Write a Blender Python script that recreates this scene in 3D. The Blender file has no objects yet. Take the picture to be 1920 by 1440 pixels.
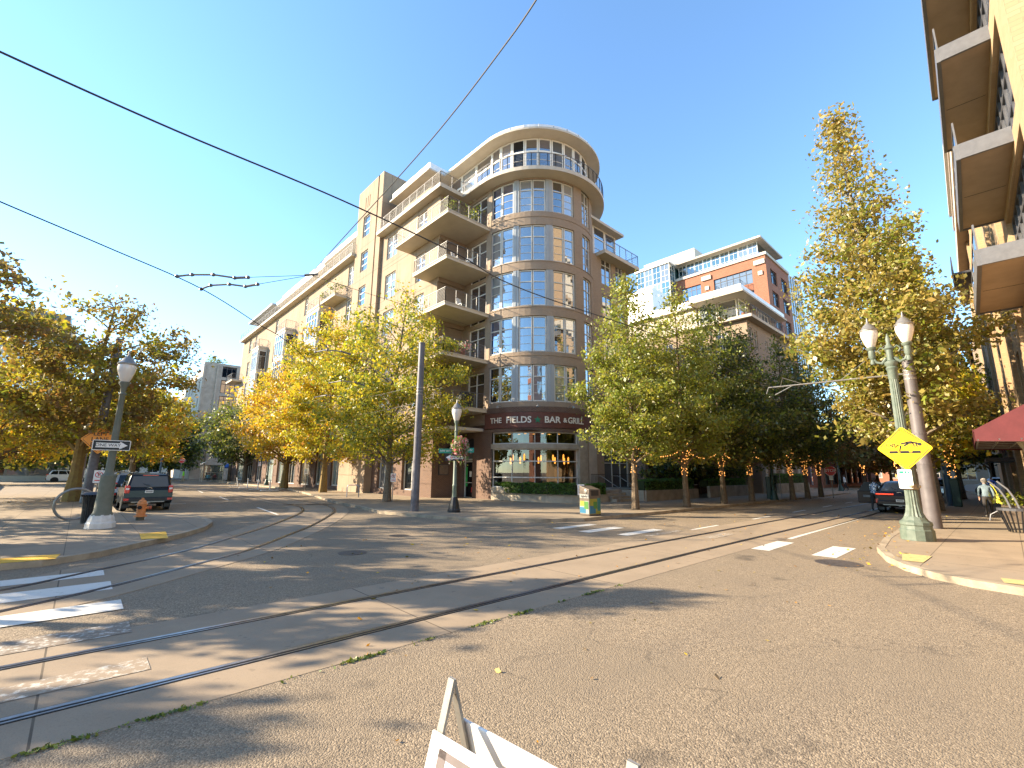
import bpy, math, random
import numpy as np
from mathutils import Vector, Matrix
S=bpy.context.scene; COL=S.collection; PI=math.pi; rad=math.radians
# ---------------------------------------------------------------- camera
FPX=853.0; PITCH=rad(10.88); ROLL=rad(0.4); AZ=rad(47.0); CAMH=2.0
f0=Vector((math.cos(AZ),math.sin(AZ),0)); r0=Vector((math.sin(AZ),-math.cos(AZ),0)); u0=Vector((0,0,1))
FW=f0*math.cos(PITCH)+u0*math.sin(PITCH); UP=u0*math.cos(PITCH)-f0*math.sin(PITCH)
RT=r0*math.cos(ROLL)+UP*math.sin(ROLL); UP=UP*math.cos(ROLL)-r0*math.sin(ROLL)
cam=bpy.data.cameras.new('camera'); cam.sensor_width=36; cam.lens=FPX/1920*36; cam.clip_end=3000; cam.clip_start=.05
co=bpy.data.objects.new('camera',cam); COL.objects.link(co); S.camera=co
m=Matrix((RT,UP,-FW)).transposed().to_4x4(); m.translation=Vector((0,0,CAMH)); co.matrix_world=m
def G(px,py,z=0.0):
    "point of the photograph on the horizontal plane z"
    d=FW*FPX+RT*(px-960)+UP*(720-py); t=(z-CAMH)/d.z
    return Vector((0,0,CAMH))+d*t
# ---------------------------------------------------------------- light
SUN_EL=rad(23); SD=Vector((-.70,.71,0)).normalized()      # towards the sun, in plan
w=bpy.data.worlds.new("World"); S.world=w; w.use_nodes=True
nt=w.node_tree; bg=nt.nodes['Background']; sky=nt.nodes.new('ShaderNodeTexSky'); sky.sky_type='NISHITA'; sky.sun_disc=False
sky.sun_elevation=SUN_EL; sky.sun_rotation=math.atan2(SD.x,SD.y); sky.air_density=1.0; sky.dust_density=0.0; sky.ozone_density=2.5
tn=nt.nodes.new('ShaderNodeMix'); tn.data_type='RGBA'; tn.blend_type='MULTIPLY'; tn.inputs[0].default_value=1; tn.inputs[7].default_value=(.87,1.0,1.05,1); nt.links.new(sky.outputs[0],tn.inputs[6]); nt.links.new(tn.outputs[2],bg.inputs[0]); bg.inputs[1].default_value=0.122
sl=bpy.data.lights.new('sun','SUN'); sl.energy=4.9; sl.angle=rad(.53); sl.color=(1,.84,.62)
so=bpy.data.objects.new('sun',sl); COL.objects.link(so)
so.rotation_euler=Vector((SD.x*math.cos(SUN_EL),SD.y*math.cos(SUN_EL),math.sin(SUN_EL))).to_track_quat('Z','Y').to_euler()
S.view_settings.view_transform='Standard'; S.view_settings.look='None'; S.view_settings.exposure=1.9; S.view_settings.gamma=1
try: S.view_settings.use_curve_mapping=False
except Exception: pass
S.cycles.max_bounces=6; S.cycles.diffuse_bounces=3; S.cycles.glossy_bounces=3; S.cycles.transmission_bounces=4; S.cycles.transparent_max_bounces=8
# ---------------------------------------------------------------- materials
MATS={}
def mat(name,col,rough=.7,var=.12,scale=3.0,metal=0.0,spec=.4,bump=0,bscale=40,emit=0,coat=0,col2=None,uv=False):
    if name in MATS: return MATS[name]
    M=bpy.data.materials.new(name); M.use_nodes=True; n=M.node_tree.nodes; l=M.node_tree.links
    b=n['Principled BSDF']; b.inputs['Roughness'].default_value=rough; b.inputs['Metallic'].default_value=metal
    b.inputs['Specular IOR Level'].default_value=spec; b.inputs['Coat Weight'].default_value=coat; b.inputs['Coat Roughness'].default_value=.08
    tc=n.new('ShaderNodeTexCoord'); src=tc.outputs['UV' if uv else 'Object']
    if var>0 or col2:
        no=n.new('ShaderNodeTexNoise'); no.inputs['Scale'].default_value=scale; no.inputs['Detail'].default_value=5; no.inputs['Roughness'].default_value=.65
        l.new(src,no.inputs['Vector'])
        r=n.new('ShaderNodeValToRGB'); c2=col2 or tuple(min(1,c*(1+var)) for c in col); c1=col if col2 else tuple(c*(1-var) for c in col)
        r.color_ramp.elements[0].position=.33; r.color_ramp.elements[1].position=.67
        r.color_ramp.elements[0].color=(*c1,1); r.color_ramp.elements[1].color=(*c2,1)
        l.new(no.outputs['Fac'],r.inputs[0]); l.new(r.outputs[0],b.inputs['Base Color'])
        M['out']='ramp'
    else: b.inputs['Base Color'].default_value=(*col,1)
    if emit: b.inputs['Emission Color'].default_value=(*col,1); b.inputs['Emission Strength'].default_value=emit
    if bump:
        nb=n.new('ShaderNodeTexNoise'); nb.inputs['Scale'].default_value=bscale; nb.inputs['Detail'].default_value=4; l.new(src,nb.inputs['Vector'])
        bp=n.new('ShaderNodeBump'); bp.inputs['Strength'].default_value=bump; bp.inputs['Distance'].default_value=.02
        l.new(nb.outputs['Fac'],bp.inputs['Height']); l.new(bp.outputs[0],b.inputs['Normal'])
    MATS[name]=M; return M
def mix(M,fac,a,b_):
    n=M.node_tree.nodes; l=M.node_tree.links; x=n.new('ShaderNodeMix'); x.data_type='RGBA'
    if isinstance(fac,(int,float)): x.inputs[0].default_value=fac
    else: l.new(fac,x.inputs[0])
    for i,v in ((6,a),(7,b_)):
        if isinstance(v,tuple): x.inputs[i].default_value=(*v,1)
        else: l.new(v,x.inputs[i])
    return x.outputs[2]
def noise(M,src,scale,detail=3,lo=.4,hi=.6,rough=.6):
    n=M.node_tree.nodes; l=M.node_tree.links; x=n.new('ShaderNodeTexNoise'); x.inputs['Scale'].default_value=scale; x.inputs['Detail'].default_value=detail; x.inputs['Roughness'].default_value=rough
    l.new(src,x.inputs['Vector']); r=n.new('ShaderNodeMapRange'); r.inputs[1].default_value=lo; r.inputs[2].default_value=hi; l.new(x.outputs['Fac'],r.inputs[0]); return r.outputs[0]
def fresh(name,rough=.85,spec=.3):
    M=bpy.data.materials.new(name); M.use_nodes=True; b=M.node_tree.nodes['Principled BSDF']; b.inputs['Roughness'].default_value=rough; b.inputs['Specular IOR Level'].default_value=spec
    MATS[name]=M; return M,M.node_tree.nodes,M.node_tree.links,b
def brick(name,c1,c2,mortar,bw=.22,bh=.075,stain=.25,mo=.012):
    M,n,l,b=fresh(name); tc=n.new('ShaderNodeTexCoord'); t=n.new('ShaderNodeTexBrick'); l.new(tc.outputs['UV'],t.inputs['Vector'])
    t.inputs['Color1'].default_value=(*c1,1); t.inputs['Color2'].default_value=(*c2,1); t.inputs['Mortar'].default_value=(*mortar,1)
    t.inputs['Scale'].default_value=1; t.inputs['Brick Width'].default_value=bw; t.inputs['Row Height'].default_value=bh; t.inputs['Mortar Size'].default_value=mo
    f=noise(M,tc.outputs['Object'],.7,6,.42,.75); f2=n.new('ShaderNodeMath'); f2.operation='MULTIPLY'; l.new(f,f2.inputs[0]); f2.inputs[1].default_value=stain
    o=mix(M,f2.outputs[0],t.outputs['Color'],tuple(x*.55 for x in c1)); l.new(o,b.inputs['Base Color'])
    bp=n.new('ShaderNodeBump'); bp.inputs['Strength'].default_value=.35; bp.inputs['Distance'].default_value=.012; bp.invert=True
    l.new(t.outputs['Fac'],bp.inputs['Height']); l.new(bp.outputs[0],b.inputs['Normal']); return M
def asphalt():
    M,n,l,b=fresh('asphalt',.88,.25); tc=n.new('ShaderNodeTexCoord'); P=tc.outputs['Object']
    v=n.new('ShaderNodeTexVoronoi'); v.inputs['Scale'].default_value=75; l.new(P,v.inputs['Vector'])
    sep=n.new('ShaderNodeSeparateColor'); l.new(v.outputs['Color'],sep.inputs[0])
    r=n.new('ShaderNodeValToRGB'); e=r.color_ramp.elements; e[0].position=0; e[0].color=(.092,.068,.045,1); e[1].position=1; e[1].color=(.45,.345,.23,1)
    k=e.new(.45); k.color=(.235,.18,.117,1); k=e.new(.85); k.color=(.325,.25,.164,1); l.new(sep.outputs[0],r.inputs[0])
    a=mix(M,noise(M,P,.25,5,.35,.7),r.outputs[0],(.212,.164,.108)); 
    big=noise(M,P,.9,6,.5,.8); ml=n.new('ShaderNodeMath'); ml.operation='MULTIPLY'; l.new(big,ml.inputs[0]); ml.inputs[1].default_value=.3
    a=mix(M,ml.outputs[0],a,(.14,.11,.08))
    mpl=n.new('ShaderNodeMapping'); mpl.inputs['Scale'].default_value=(.05,1.1,1); l.new(P,mpl.inputs['Vector']); ln=n.new('ShaderNodeMath'); ln.operation='MULTIPLY'; l.new(noise(M,mpl.outputs[0],.9,4,.45,.72),ln.inputs[0]); ln.inputs[1].default_value=.3; a=mix(M,ln.outputs[0],a,(.15,.122,.092))
    oil=n.new('ShaderNodeMath'); oil.operation='MULTIPLY'; l.new(noise(M,P,.7,5,.62,.72),oil.inputs[0]); oil.inputs[1].default_value=.7; a=mix(M,oil.outputs[0],a,(.06,.05,.04))
    # tar-sealed cracks
    vc=n.new('ShaderNodeTexVoronoi'); vc.feature='DISTANCE_TO_EDGE'; vc.inputs['Scale'].default_value=.16
    nd=n.new('ShaderNodeTexNoise'); nd.inputs['Scale'].default_value=1.3; nd.inputs['Detail'].default_value=4; l.new(P,nd.inputs['Vector'])
    ad=n.new('ShaderNodeMixRGB'); ad.blend_type='ADD'; ad.inputs[0].default_value=1.0; l.new(P,ad.inputs[1]); l.new(nd.outputs['Color'],ad.inputs[2]); l.new(ad.outputs[0],vc.inputs['Vector'])
    cr=n.new('ShaderNodeMapRange'); cr.inputs[1].default_value=.0008; cr.inputs[2].default_value=.0022; cr.inputs[3].default_value=.3; cr.inputs[4].default_value=0; l.new(vc.outputs['Distance'],cr.inputs[0])
    a=mix(M,cr.outputs[0],a,(.045,.038,.03)); l.new(a,b.inputs['Base Color'])
    bp=n.new('ShaderNodeBump'); bp.inputs['Strength'].default_value=.55; bp.inputs['Distance'].default_value=.012; l.new(v.outputs['Distance'],bp.inputs['Height']); bp.invert=True; l.new(bp.outputs[0],b.inputs['Normal']); return M
def paving(name,c,jx=1.5,jy=1.5,dark=.35,speck=.12,rot=0):
    M,n,l,b=fresh(name,.85,.25); tc=n.new('ShaderNodeTexCoord'); P=tc.outputs['Object']
    mp=n.new('ShaderNodeMapping'); mp.inputs['Rotation'].default_value[2]=rot; l.new(P,mp.inputs['Vector'])
    t=n.new('ShaderNodeTexBrick'); t.offset=0; t.inputs['Scale'].default_value=1; t.inputs['Brick Width'].default_value=jx; t.inputs['Row Height'].default_value=jy; t.inputs['Mortar Size'].default_value=.011; t.inputs['Mortar Smooth'].default_value=.3
    t.inputs['Color1'].default_value=(*c,1); t.inputs['Color2'].default_value=(*[x*.88 for x in c],1); t.inputs['Mortar'].default_value=(*[x*dark for x in c],1); l.new(mp.outputs[0],t.inputs['Vector'])
    f=n.new('ShaderNodeMath'); f.operation='MULTIPLY'; l.new(noise(M,P,1.1,7,.42,.72),f.inputs[0]); f.inputs[1].default_value=.45
    a=mix(M,f.outputs[0],t.outputs['Color'],tuple(x*.62 for x in c))
    g=n.new('ShaderNodeMath'); g.operation='MULTIPLY'; l.new(noise(M,P,90,2,.5,.75),g.inputs[0]); g.inputs[1].default_value=speck*3
    a=mix(M,g.outputs[0],a,tuple(x*.45 for x in c))
    sp=n.new('ShaderNodeMath'); sp.operation='MULTIPLY'; l.new(noise(M,P,5,2,.66,.7),sp.inputs[0]); sp.inputs[1].default_value=.4
    a=mix(M,sp.outputs[0],a,tuple(x*.5 for x in c)); l.new(a,b.inputs['Base Color'])
    bp=n.new('ShaderNodeBump'); bp.inputs['Strength'].default_value=.25; bp.inputs['Distance'].default_value=.01
    nb=n.new('ShaderNodeTexNoise'); nb.inputs['Scale'].default_value=120; l.new(P,nb.inputs['Vector']); l.new(nb.outputs['Fac'],bp.inputs['Height']); l.new(bp.outputs[0],b.inputs['Normal']); return M
def stucco(name,c):
    M,n,l,b=fresh(name,.9,.2); tc=n.new('ShaderNodeTexCoord'); P=tc.outputs['Object']; mp=n.new('ShaderNodeMapping'); mp.inputs['Scale'].default_value=(2.2,2.2,.10); l.new(P,mp.inputs['Vector'])
    f=n.new('ShaderNodeMath'); f.operation='MULTIPLY'; l.new(noise(M,mp.outputs[0],1.0,5,.5,.78),f.inputs[0]); f.inputs[1].default_value=.6
    a=mix(M,noise(M,P,.5,5,.35,.7),tuple(x*1.1 for x in c),tuple(x*.88 for x in c)); a=mix(M,f.outputs[0],a,tuple(x*.58 for x in c))
    j=n.new('ShaderNodeTexBrick'); j.offset=0; j.inputs['Scale'].default_value=1; j.inputs['Brick Width'].default_value=3.1; j.inputs['Row Height'].default_value=3.4; j.inputs['Mortar Size'].default_value=.02; l.new(tc.outputs['UV'],j.inputs['Vector']); a=mix(M,j.outputs['Fac'],a,tuple(x*.5 for x in c)); l.new(a,b.inputs['Base Color'])
    nb=n.new('ShaderNodeTexNoise'); nb.inputs['Scale'].default_value=50; l.new(P,nb.inputs['Vector']); bp=n.new('ShaderNodeBump'); bp.inputs['Strength'].default_value=.15; bp.inputs['Distance'].default_value=.01; l.new(nb.outputs['Fac'],bp.inputs['Height']); l.new(bp.outputs[0],b.inputs['Normal']); return M
def worn(name,c,base,amount=.5,sc=7):
    M,n,l,b=fresh(name,.8,.3); tc=n.new('ShaderNodeTexCoord'); P=tc.outputs['Object']
    f=noise(M,P,sc,8,amount-.06,amount+.06,.75); l.new(mix(M,f,c,base),b.inputs['Base Color']); return M
def schlick(M,ior):
    n=M.node_tree.nodes; l=M.node_tree.links; f0=((ior-1)/(ior+1))**2; lw=n.new('ShaderNodeLayerWeight'); lw.inputs[0].default_value=.5
    p=n.new('ShaderNodeMath'); p.operation='POWER'; l.new(lw.outputs['Facing'],p.inputs[0]); p.inputs[1].default_value=5
    k=n.new('ShaderNodeMath'); k.operation='MULTIPLY_ADD'; l.new(p.outputs[0],k.inputs[0]); k.inputs[1].default_value=1-f0; k.inputs[2].default_value=f0; return k.outputs[0]
def glass(name,tint=(.02,.03,.045),refl=2.4,rough=.015,col=(1,1,1),wav=.0):
    M=bpy.data.materials.new(name); M.use_nodes=True; n=M.node_tree.nodes; l=M.node_tree.links; n.remove(n['Principled BSDF'])
    d=n.new('ShaderNodeBsdfDiffuse'); d.inputs[0].default_value=(*tint,1); g=n.new('ShaderNodeBsdfGlossy'); g.inputs['Roughness'].default_value=rough; g.inputs[0].default_value=(*col,1)
    # every pane has its own room behind it: dark, curtained, blinds, warm wood
    oi=n.new('ShaderNodeObjectInfo'); rp=n.new('ShaderNodeValToRGB'); rp.color_ramp.interpolation='CONSTANT'; e=rp.color_ramp.elements; e[0].color=(*tint,1); e[1].position=.45; e[1].color=(*[x*.5 for x in tint],1)
    for p,c in ((.6,tuple(x*.6+.09 for x in tint)),(.72,tuple(x*1.6 for x in tint)),(.84,(.10+tint[0]*.4,.085+tint[1]*.4,.06+tint[2]*.4)),(.93,tuple(x*.5+.16 for x in tint))): k=e.new(p); k.color=(*c,1)
    l.new(oi.outputs['Random'],rp.inputs[0]); l.new(rp.outputs[0],d.inputs[0])
    mx=n.new('ShaderNodeMixShader'); l.new(schlick(M,refl),mx.inputs[0]); l.new(d.outputs[0],mx.inputs[1]); l.new(g.outputs[0],mx.inputs[2]); l.new(mx.outputs[0],n['Material Output'].inputs[0])
    tc=n.new('ShaderNodeTexCoord'); no=n.new('ShaderNodeTexNoise'); no.inputs['Scale'].default_value=.9; l.new(tc.outputs['Object'],no.inputs['Vector']); bp=n.new('ShaderNodeBump'); bp.inputs['Strength'].default_value=.12; bp.inputs['Distance'].default_value=.03; l.new(no.outputs['Fac'],bp.inputs['Height']); l.new(bp.outputs[0],g.inputs['Normal'])
    MATS[name]=M; return M
def clear(name,tint=(.55,.6,.58),refl=1.7):
    M=bpy.data.materials.new(name); M.use_nodes=True; n=M.node_tree.nodes; l=M.node_tree.links; n.remove(n['Principled BSDF'])
    d=n.new('ShaderNodeBsdfTransparent'); d.inputs[0].default_value=(*tint,1); g=n.new('ShaderNodeBsdfGlossy'); g.inputs['Roughness'].default_value=.01
    mx=n.new('ShaderNodeMixShader'); l.new(schlick(M,refl),mx.inputs[0]); l.new(d.outputs[0],mx.inputs[1]); l.new(g.outputs[0],mx.inputs[2]); l.new(mx.outputs[0],n['Material Output'].inputs[0]); MATS[name]=M; return M
def leafmat(name,cols,cols2=None,nscale=.55,trans=.5,bias=(.42,.62)):
    M=bpy.data.materials.new(name); M.use_nodes=True; n=M.node_tree.nodes; l=M.node_tree.links; n.remove(n['Principled BSDF'])
    ge=n.new('ShaderNodeNewGeometry'); tc=n.new('ShaderNodeTexCoord')
    def ramp(cs):
        r=n.new('ShaderNodeValToRGB'); r.color_ramp.interpolation='CONSTANT'; e=r.color_ramp.elements
        e[0].color=(*cs[0],1); e[0].position=0; e[1].color=(*cs[1],1); e[1].position=1/len(cs)
        for i,c in enumerate(cs[2:]): k=e.new((i+2)/len(cs)); k.color=(*c,1)
        l.new(ge.outputs['Random Per Island'],r.inputs[0]); return r.outputs[0]
    c=ramp(cols)
    if cols2: c=mix(M,noise(M,tc.outputs['Object'],nscale,3,*bias),c,ramp(cols2))
    d=n.new('ShaderNodeBsdfDiffuse'); t=n.new('ShaderNodeBsdfTranslucent'); l.new(c,d.inputs[0]); l.new(c,t.inputs[0])
    mx=n.new('ShaderNodeMixShader'); mx.inputs[0].default_value=trans; l.new(d.outputs[0],mx.inputs[1]); l.new(t.outputs[0],mx.inputs[2])
    g=n.new('ShaderNodeBsdfGlossy'); g.inputs['Roughness'].default_value=.45; m2=n.new('ShaderNodeMixShader'); m2.inputs[0].default_value=.05; l.new(mx.outputs[0],m2.inputs[1]); l.new(g.outputs[0],m2.inputs[2])
    l.new(m2.outputs[0],n['Material Output'].inputs[0]); MATS[name]=M; return M
ASPH=asphalt()
SLAB=paving('track_concrete',(.30,.228,.152),3.7,50,.3,.12); PAVE=paving('sidewalk_concrete',(.31,.242,.166),1.55,1.5,.4); KERB=mat('kerb_concrete',(.3,.24,.165),.85,.3,2.2,bump=.3)
TANB=brick('tan_brick',(.325,.245,.178),(.275,.205,.148),(.25,.195,.142)); TAN=stucco('tan_stucco',(.285,.215,.152)); DBR=brick('brown_brick',(.135,.075,.05),(.1,.055,.04),(.17,.125,.095)); RBR=brick('red_brick',(.29,.10,.055),(.24,.078,.042),(.3,.18,.12),.3,.1)
YBR=brick('sandy_brick',(.39,.265,.15),(.34,.23,.125),(.30,.21,.12),.4,.12,.12); CONC=mat('concrete',(.33,.28,.21),.85,.22,1.6,bump=.2); CREAM=mat('cream_panel',(.47,.42,.345),.8,.06,1.5); GREYC=mat('grey_concrete',(.42,.37,.30),.85,.15,1.2)
WHITE=mat('white_paint',(.72,.69,.63),.5,.05,2); WMET=mat('white_metal_roof',(.70,.69,.66),.38,.05,1.5,metal=.25); FRAME=mat('pale_window_frame',(.55,.53,.48),.45,.04,5); GPAN=mat('grey_metal_panel',(.30,.32,.33),.45,.06,2); SOFF=mat('plaster_soffit',(.50,.44,.35),.85,.07,1.2)
STEEL=mat('galvanised_steel',(.24,.225,.20),.42,.15,12,metal=.5); DSTEEL=mat('dark_steel',(.05,.05,.055),.5,.15,8); GMET=mat('grey_metal',(.115,.115,.12),.45,.12,6); POLE=mat('pole_grey_paint',(.10,.095,.105),.5,.3,3,bump=.1); POLE2=mat('tan_grey_pole',(.115,.10,.098),.5,.2,2)
RAILM=mat('rail_steel',(.24,.22,.22),.28,.25,9,metal=.85); GROOVE=mat('rail_groove',(.02,.018,.015),.9,.1,9); LGRN=mat('verdigris_paint',(.075,.10,.075),.55,.3,6,col2=(.13,.155,.12)); DGRN=mat('dark_green_paint',(.02,.05,.04),.4,.15,6)
GL=glass('window_glass',refl=4.0); GLB=glass('blue_window_glass',(.03,.05,.10),4.0); GLBL=glass('blind_window_glass',(.17,.20,.22),3.8); GLD=glass('dark_glass',(.008,.010,.012),1.55); GLG=glass('green_curtain_glass',(.02,.06,.06),3.0); GLC=clear('shop_glass',(.5,.55,.53),2.3); GLF=glass('frosted_shop_glass',(.16,.19,.17),1.8)
PAINT=worn('road_paint',(.58,.55,.48),(.2,.155,.11),.64,9); PAINTW=worn('worn_road_paint',(.50,.47,.40),(.2,.155,.11),.44,12); PAINTS=worn('worn_slab_paint',(.50,.47,.40),(.27,.205,.137),.44,12); YTAC=mat('yellow_tactile',(.72,.40,.03),.7,.15,9,bump=.6,bscale=70); YPALE=mat('faded_tactile',(.52,.40,.16),.7,.12,9,bump=.6,bscale=70)
BLACK=mat('black_plastic',(.014,.014,.015),.45,.1,9); TYRE=mat('tyre_rubber',(.02,.02,.02),.85,.1,9); CHROME=mat('chrome',(.6,.6,.6),.2,0,1,metal=1); BLKPAINT=mat('black_car_paint',(.007,.007,.0075),.32,0,1,coat=.2,spec=.2); DKRED=mat('dark_maroon_paint',(.018,.010,.011),.3,0,1,coat=.25,spec=.2)
SILVER=mat('silver_car_paint',(.42,.43,.45),.3,0,1,coat=1,metal=.3); BLUEC=mat('blue_car_paint',(.03,.07,.2),.3,0,1,coat=1); WHITEC=mat('white_car_paint',(.7,.7,.7),.3,0,1,coat=1); TAIL=mat('tail_light_red',(.55,.03,.02),.2,0,1,coat=1); TAILON=mat('lit_tail_light',(1,.07,.02),.3,0,1,emit=.45); PLATE=mat('licence_plate',(.7,.68,.62),.5,.05,9)
RED=mat('stop_red',(.55,.03,.03),.45,.05,4); YEL=mat('sign_yellow',(.80,.50,.0),.4,.05,4); ORG=mat('sign_orange',(.8,.3,.02),.4,.05,4); SWH=mat('sign_white',(.72,.70,.66),.5,.04,6); SBK=mat('sign_black',(.015,.014,.014),.5,.05,6); SGR=mat('sign_green',(.01,.22,.15),.45,.05,6); SBROWN=mat('sign_brown',(.12,.042,.028),.6,.15,4); HYD=mat('hydrant_orange',(.62,.21,.06),.55,.12,8)
BARK=mat('bark',(.13,.095,.06),.95,.35,9,bump=.6,bscale=18); BARKO=mat('mossy_bark',(.17,.105,.045),.95,.4,6,bump=.7,bscale=14,col2=(.24,.17,.05)); BARKG=mat('grey_bark',(.15,.12,.085),.95,.3,9,bump=.6,bscale=18)
BULB=mat('warm_bulb',(1,.42,.10),.4,0,1,emit=.85); AMBER=mat('amber_lamp',(1,.34,.05),.4,0,1,emit=1.2); LAMPG=mat('frosted_lamp_glass',(.62,.58,.52),.25,.03,5,coat=.5); MAROON=mat('maroon_canvas',(.10,.02,.023),.8,.12,3); BANNER=mat('beige_banner',(.5,.46,.33),.8,.06,3); BLUEU=mat('blue_canvas',(.03,.10,.30),.8,.1,3)
GRASS=mat('lawn_grass',(.10,.15,.02),.95,.3,6); SKIN=mat('skin',(.45,.26,.18),.6,.05,9); HAIR=mat('grey_hair',(.36,.32,.28),.8,.2,30); DHAIR=mat('brown_hair',(.05,.03,.02),.7,.2,30); DENIM=mat('pale_denim',(.15,.2,.23),.85,.15,9); DPANT=mat('dark_trousers',(.035,.03,.028),.85,.15,9); HIVIS=mat('lime_vest',(.25,.75,.02),.7,.05,5); YBAG=mat('yellow_bag',(.72,.58,.05),.7,.12,9); REDC=mat('maroon_clothes',(.16,.04,.05),.85,.1,9); LBLUE=mat('light_blue_cloth',(.12,.3,.36),.85,.1,9)
def plaid():
    M,n,l,b=fresh('plaid_shirt',.85,.2); tc=n.new('ShaderNodeTexCoord'); t=n.new('ShaderNodeTexChecker'); t.inputs['Scale'].default_value=14; t.inputs['Color1'].default_value=(.5,.55,.6,1); t.inputs['Color2'].default_value=(.05,.10,.19,1); l.new(tc.outputs['Object'],t.inputs['Vector']); l.new(t.outputs[0],b.inputs['Base Color']); return M
PLAID=plaid()
Ylw=(.64,.44,.02); Yl2=(.54,.42,.03); Org=(.64,.29,.02); Gy=(.42,.40,.02); Gr=(.20,.25,.02); Dg=(.07,.095,.02); Br=(.26,.13,.03); Bg=(.21,.16,.03); Ol=(.27,.22,.04)
LM=dict(gold=leafmat('golden_leaves',[Ylw,Yl2,Gy,Org,Ylw,Gy],[Gr,Gy,Yl2,Gr,Gy]), orange=leafmat('orange_leaves',[Org,Ylw,Ylw,(.5,.24,.04),Yl2],[Gy,Yl2,Gr,Ylw]), lime=leafmat('yellow_green_leaves',[Gy,Yl2,Gr,Gy,Ylw],[Gr,Gy,Dg,Gr,Yl2]),
 park=leafmat('bronze_leaves',[Br,Bg,Ol,(.15,.11,.03),(.2,.13,.03)],[Ol,Gr,Bg,Yl2,Gy]), parky=leafmat('park_yellow_leaves',[Yl2,Ylw,Gy,Ol,Org],[Gr,Gy,Ol,Dg]), green=leafmat('olive_green_leaves',[(.26,.29,.035),Ol,(.23,.24,.05),Gr,Gy],[Gr,(.22,.26,.03),Gr,Ol]), dark=leafmat('dark_green_leaves',[Gr,Dg,(.08,.1,.025),Ol],[Dg,(.04,.06,.015),Gr]),
 poplar=leafmat('poplar_leaves',[Ol,(.40,.30,.07),(.34,.31,.05),Ol,(.42,.28,.06)],[Gr,Ol,Gr,(.33,.27,.06),(.26,.24,.05)]), brown=leafmat('rust_leaves',[Br,(.26,.13,.04),Bg,Ol],[Ol,Br,Dg]), hedge=leafmat('hedge_leaves',[(.075,.17,.015),(.095,.2,.02),(.055,.12,.012)],[(.13,.2,.02),(.08,.17,.015)],2), flower=leafmat('flower_petals',[(.6,.12,.15),Gr,(.62,.35,.33),(.10,.2,.03),(.55,.5,.42),(.16,.24,.03)]), litter=leafmat('fallen_leaves',[Ylw,Br,Org,Bg,(.3,.2,.1)],trans=.1), moss=leafmat('moss_tufts',[(.13,.17,.02),(.2,.22,.03),(.08,.12,.02)],trans=.2), bushy=leafmat('shrub_leaves',[Gr,Dg,Gy],[Dg,Gr]))
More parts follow.
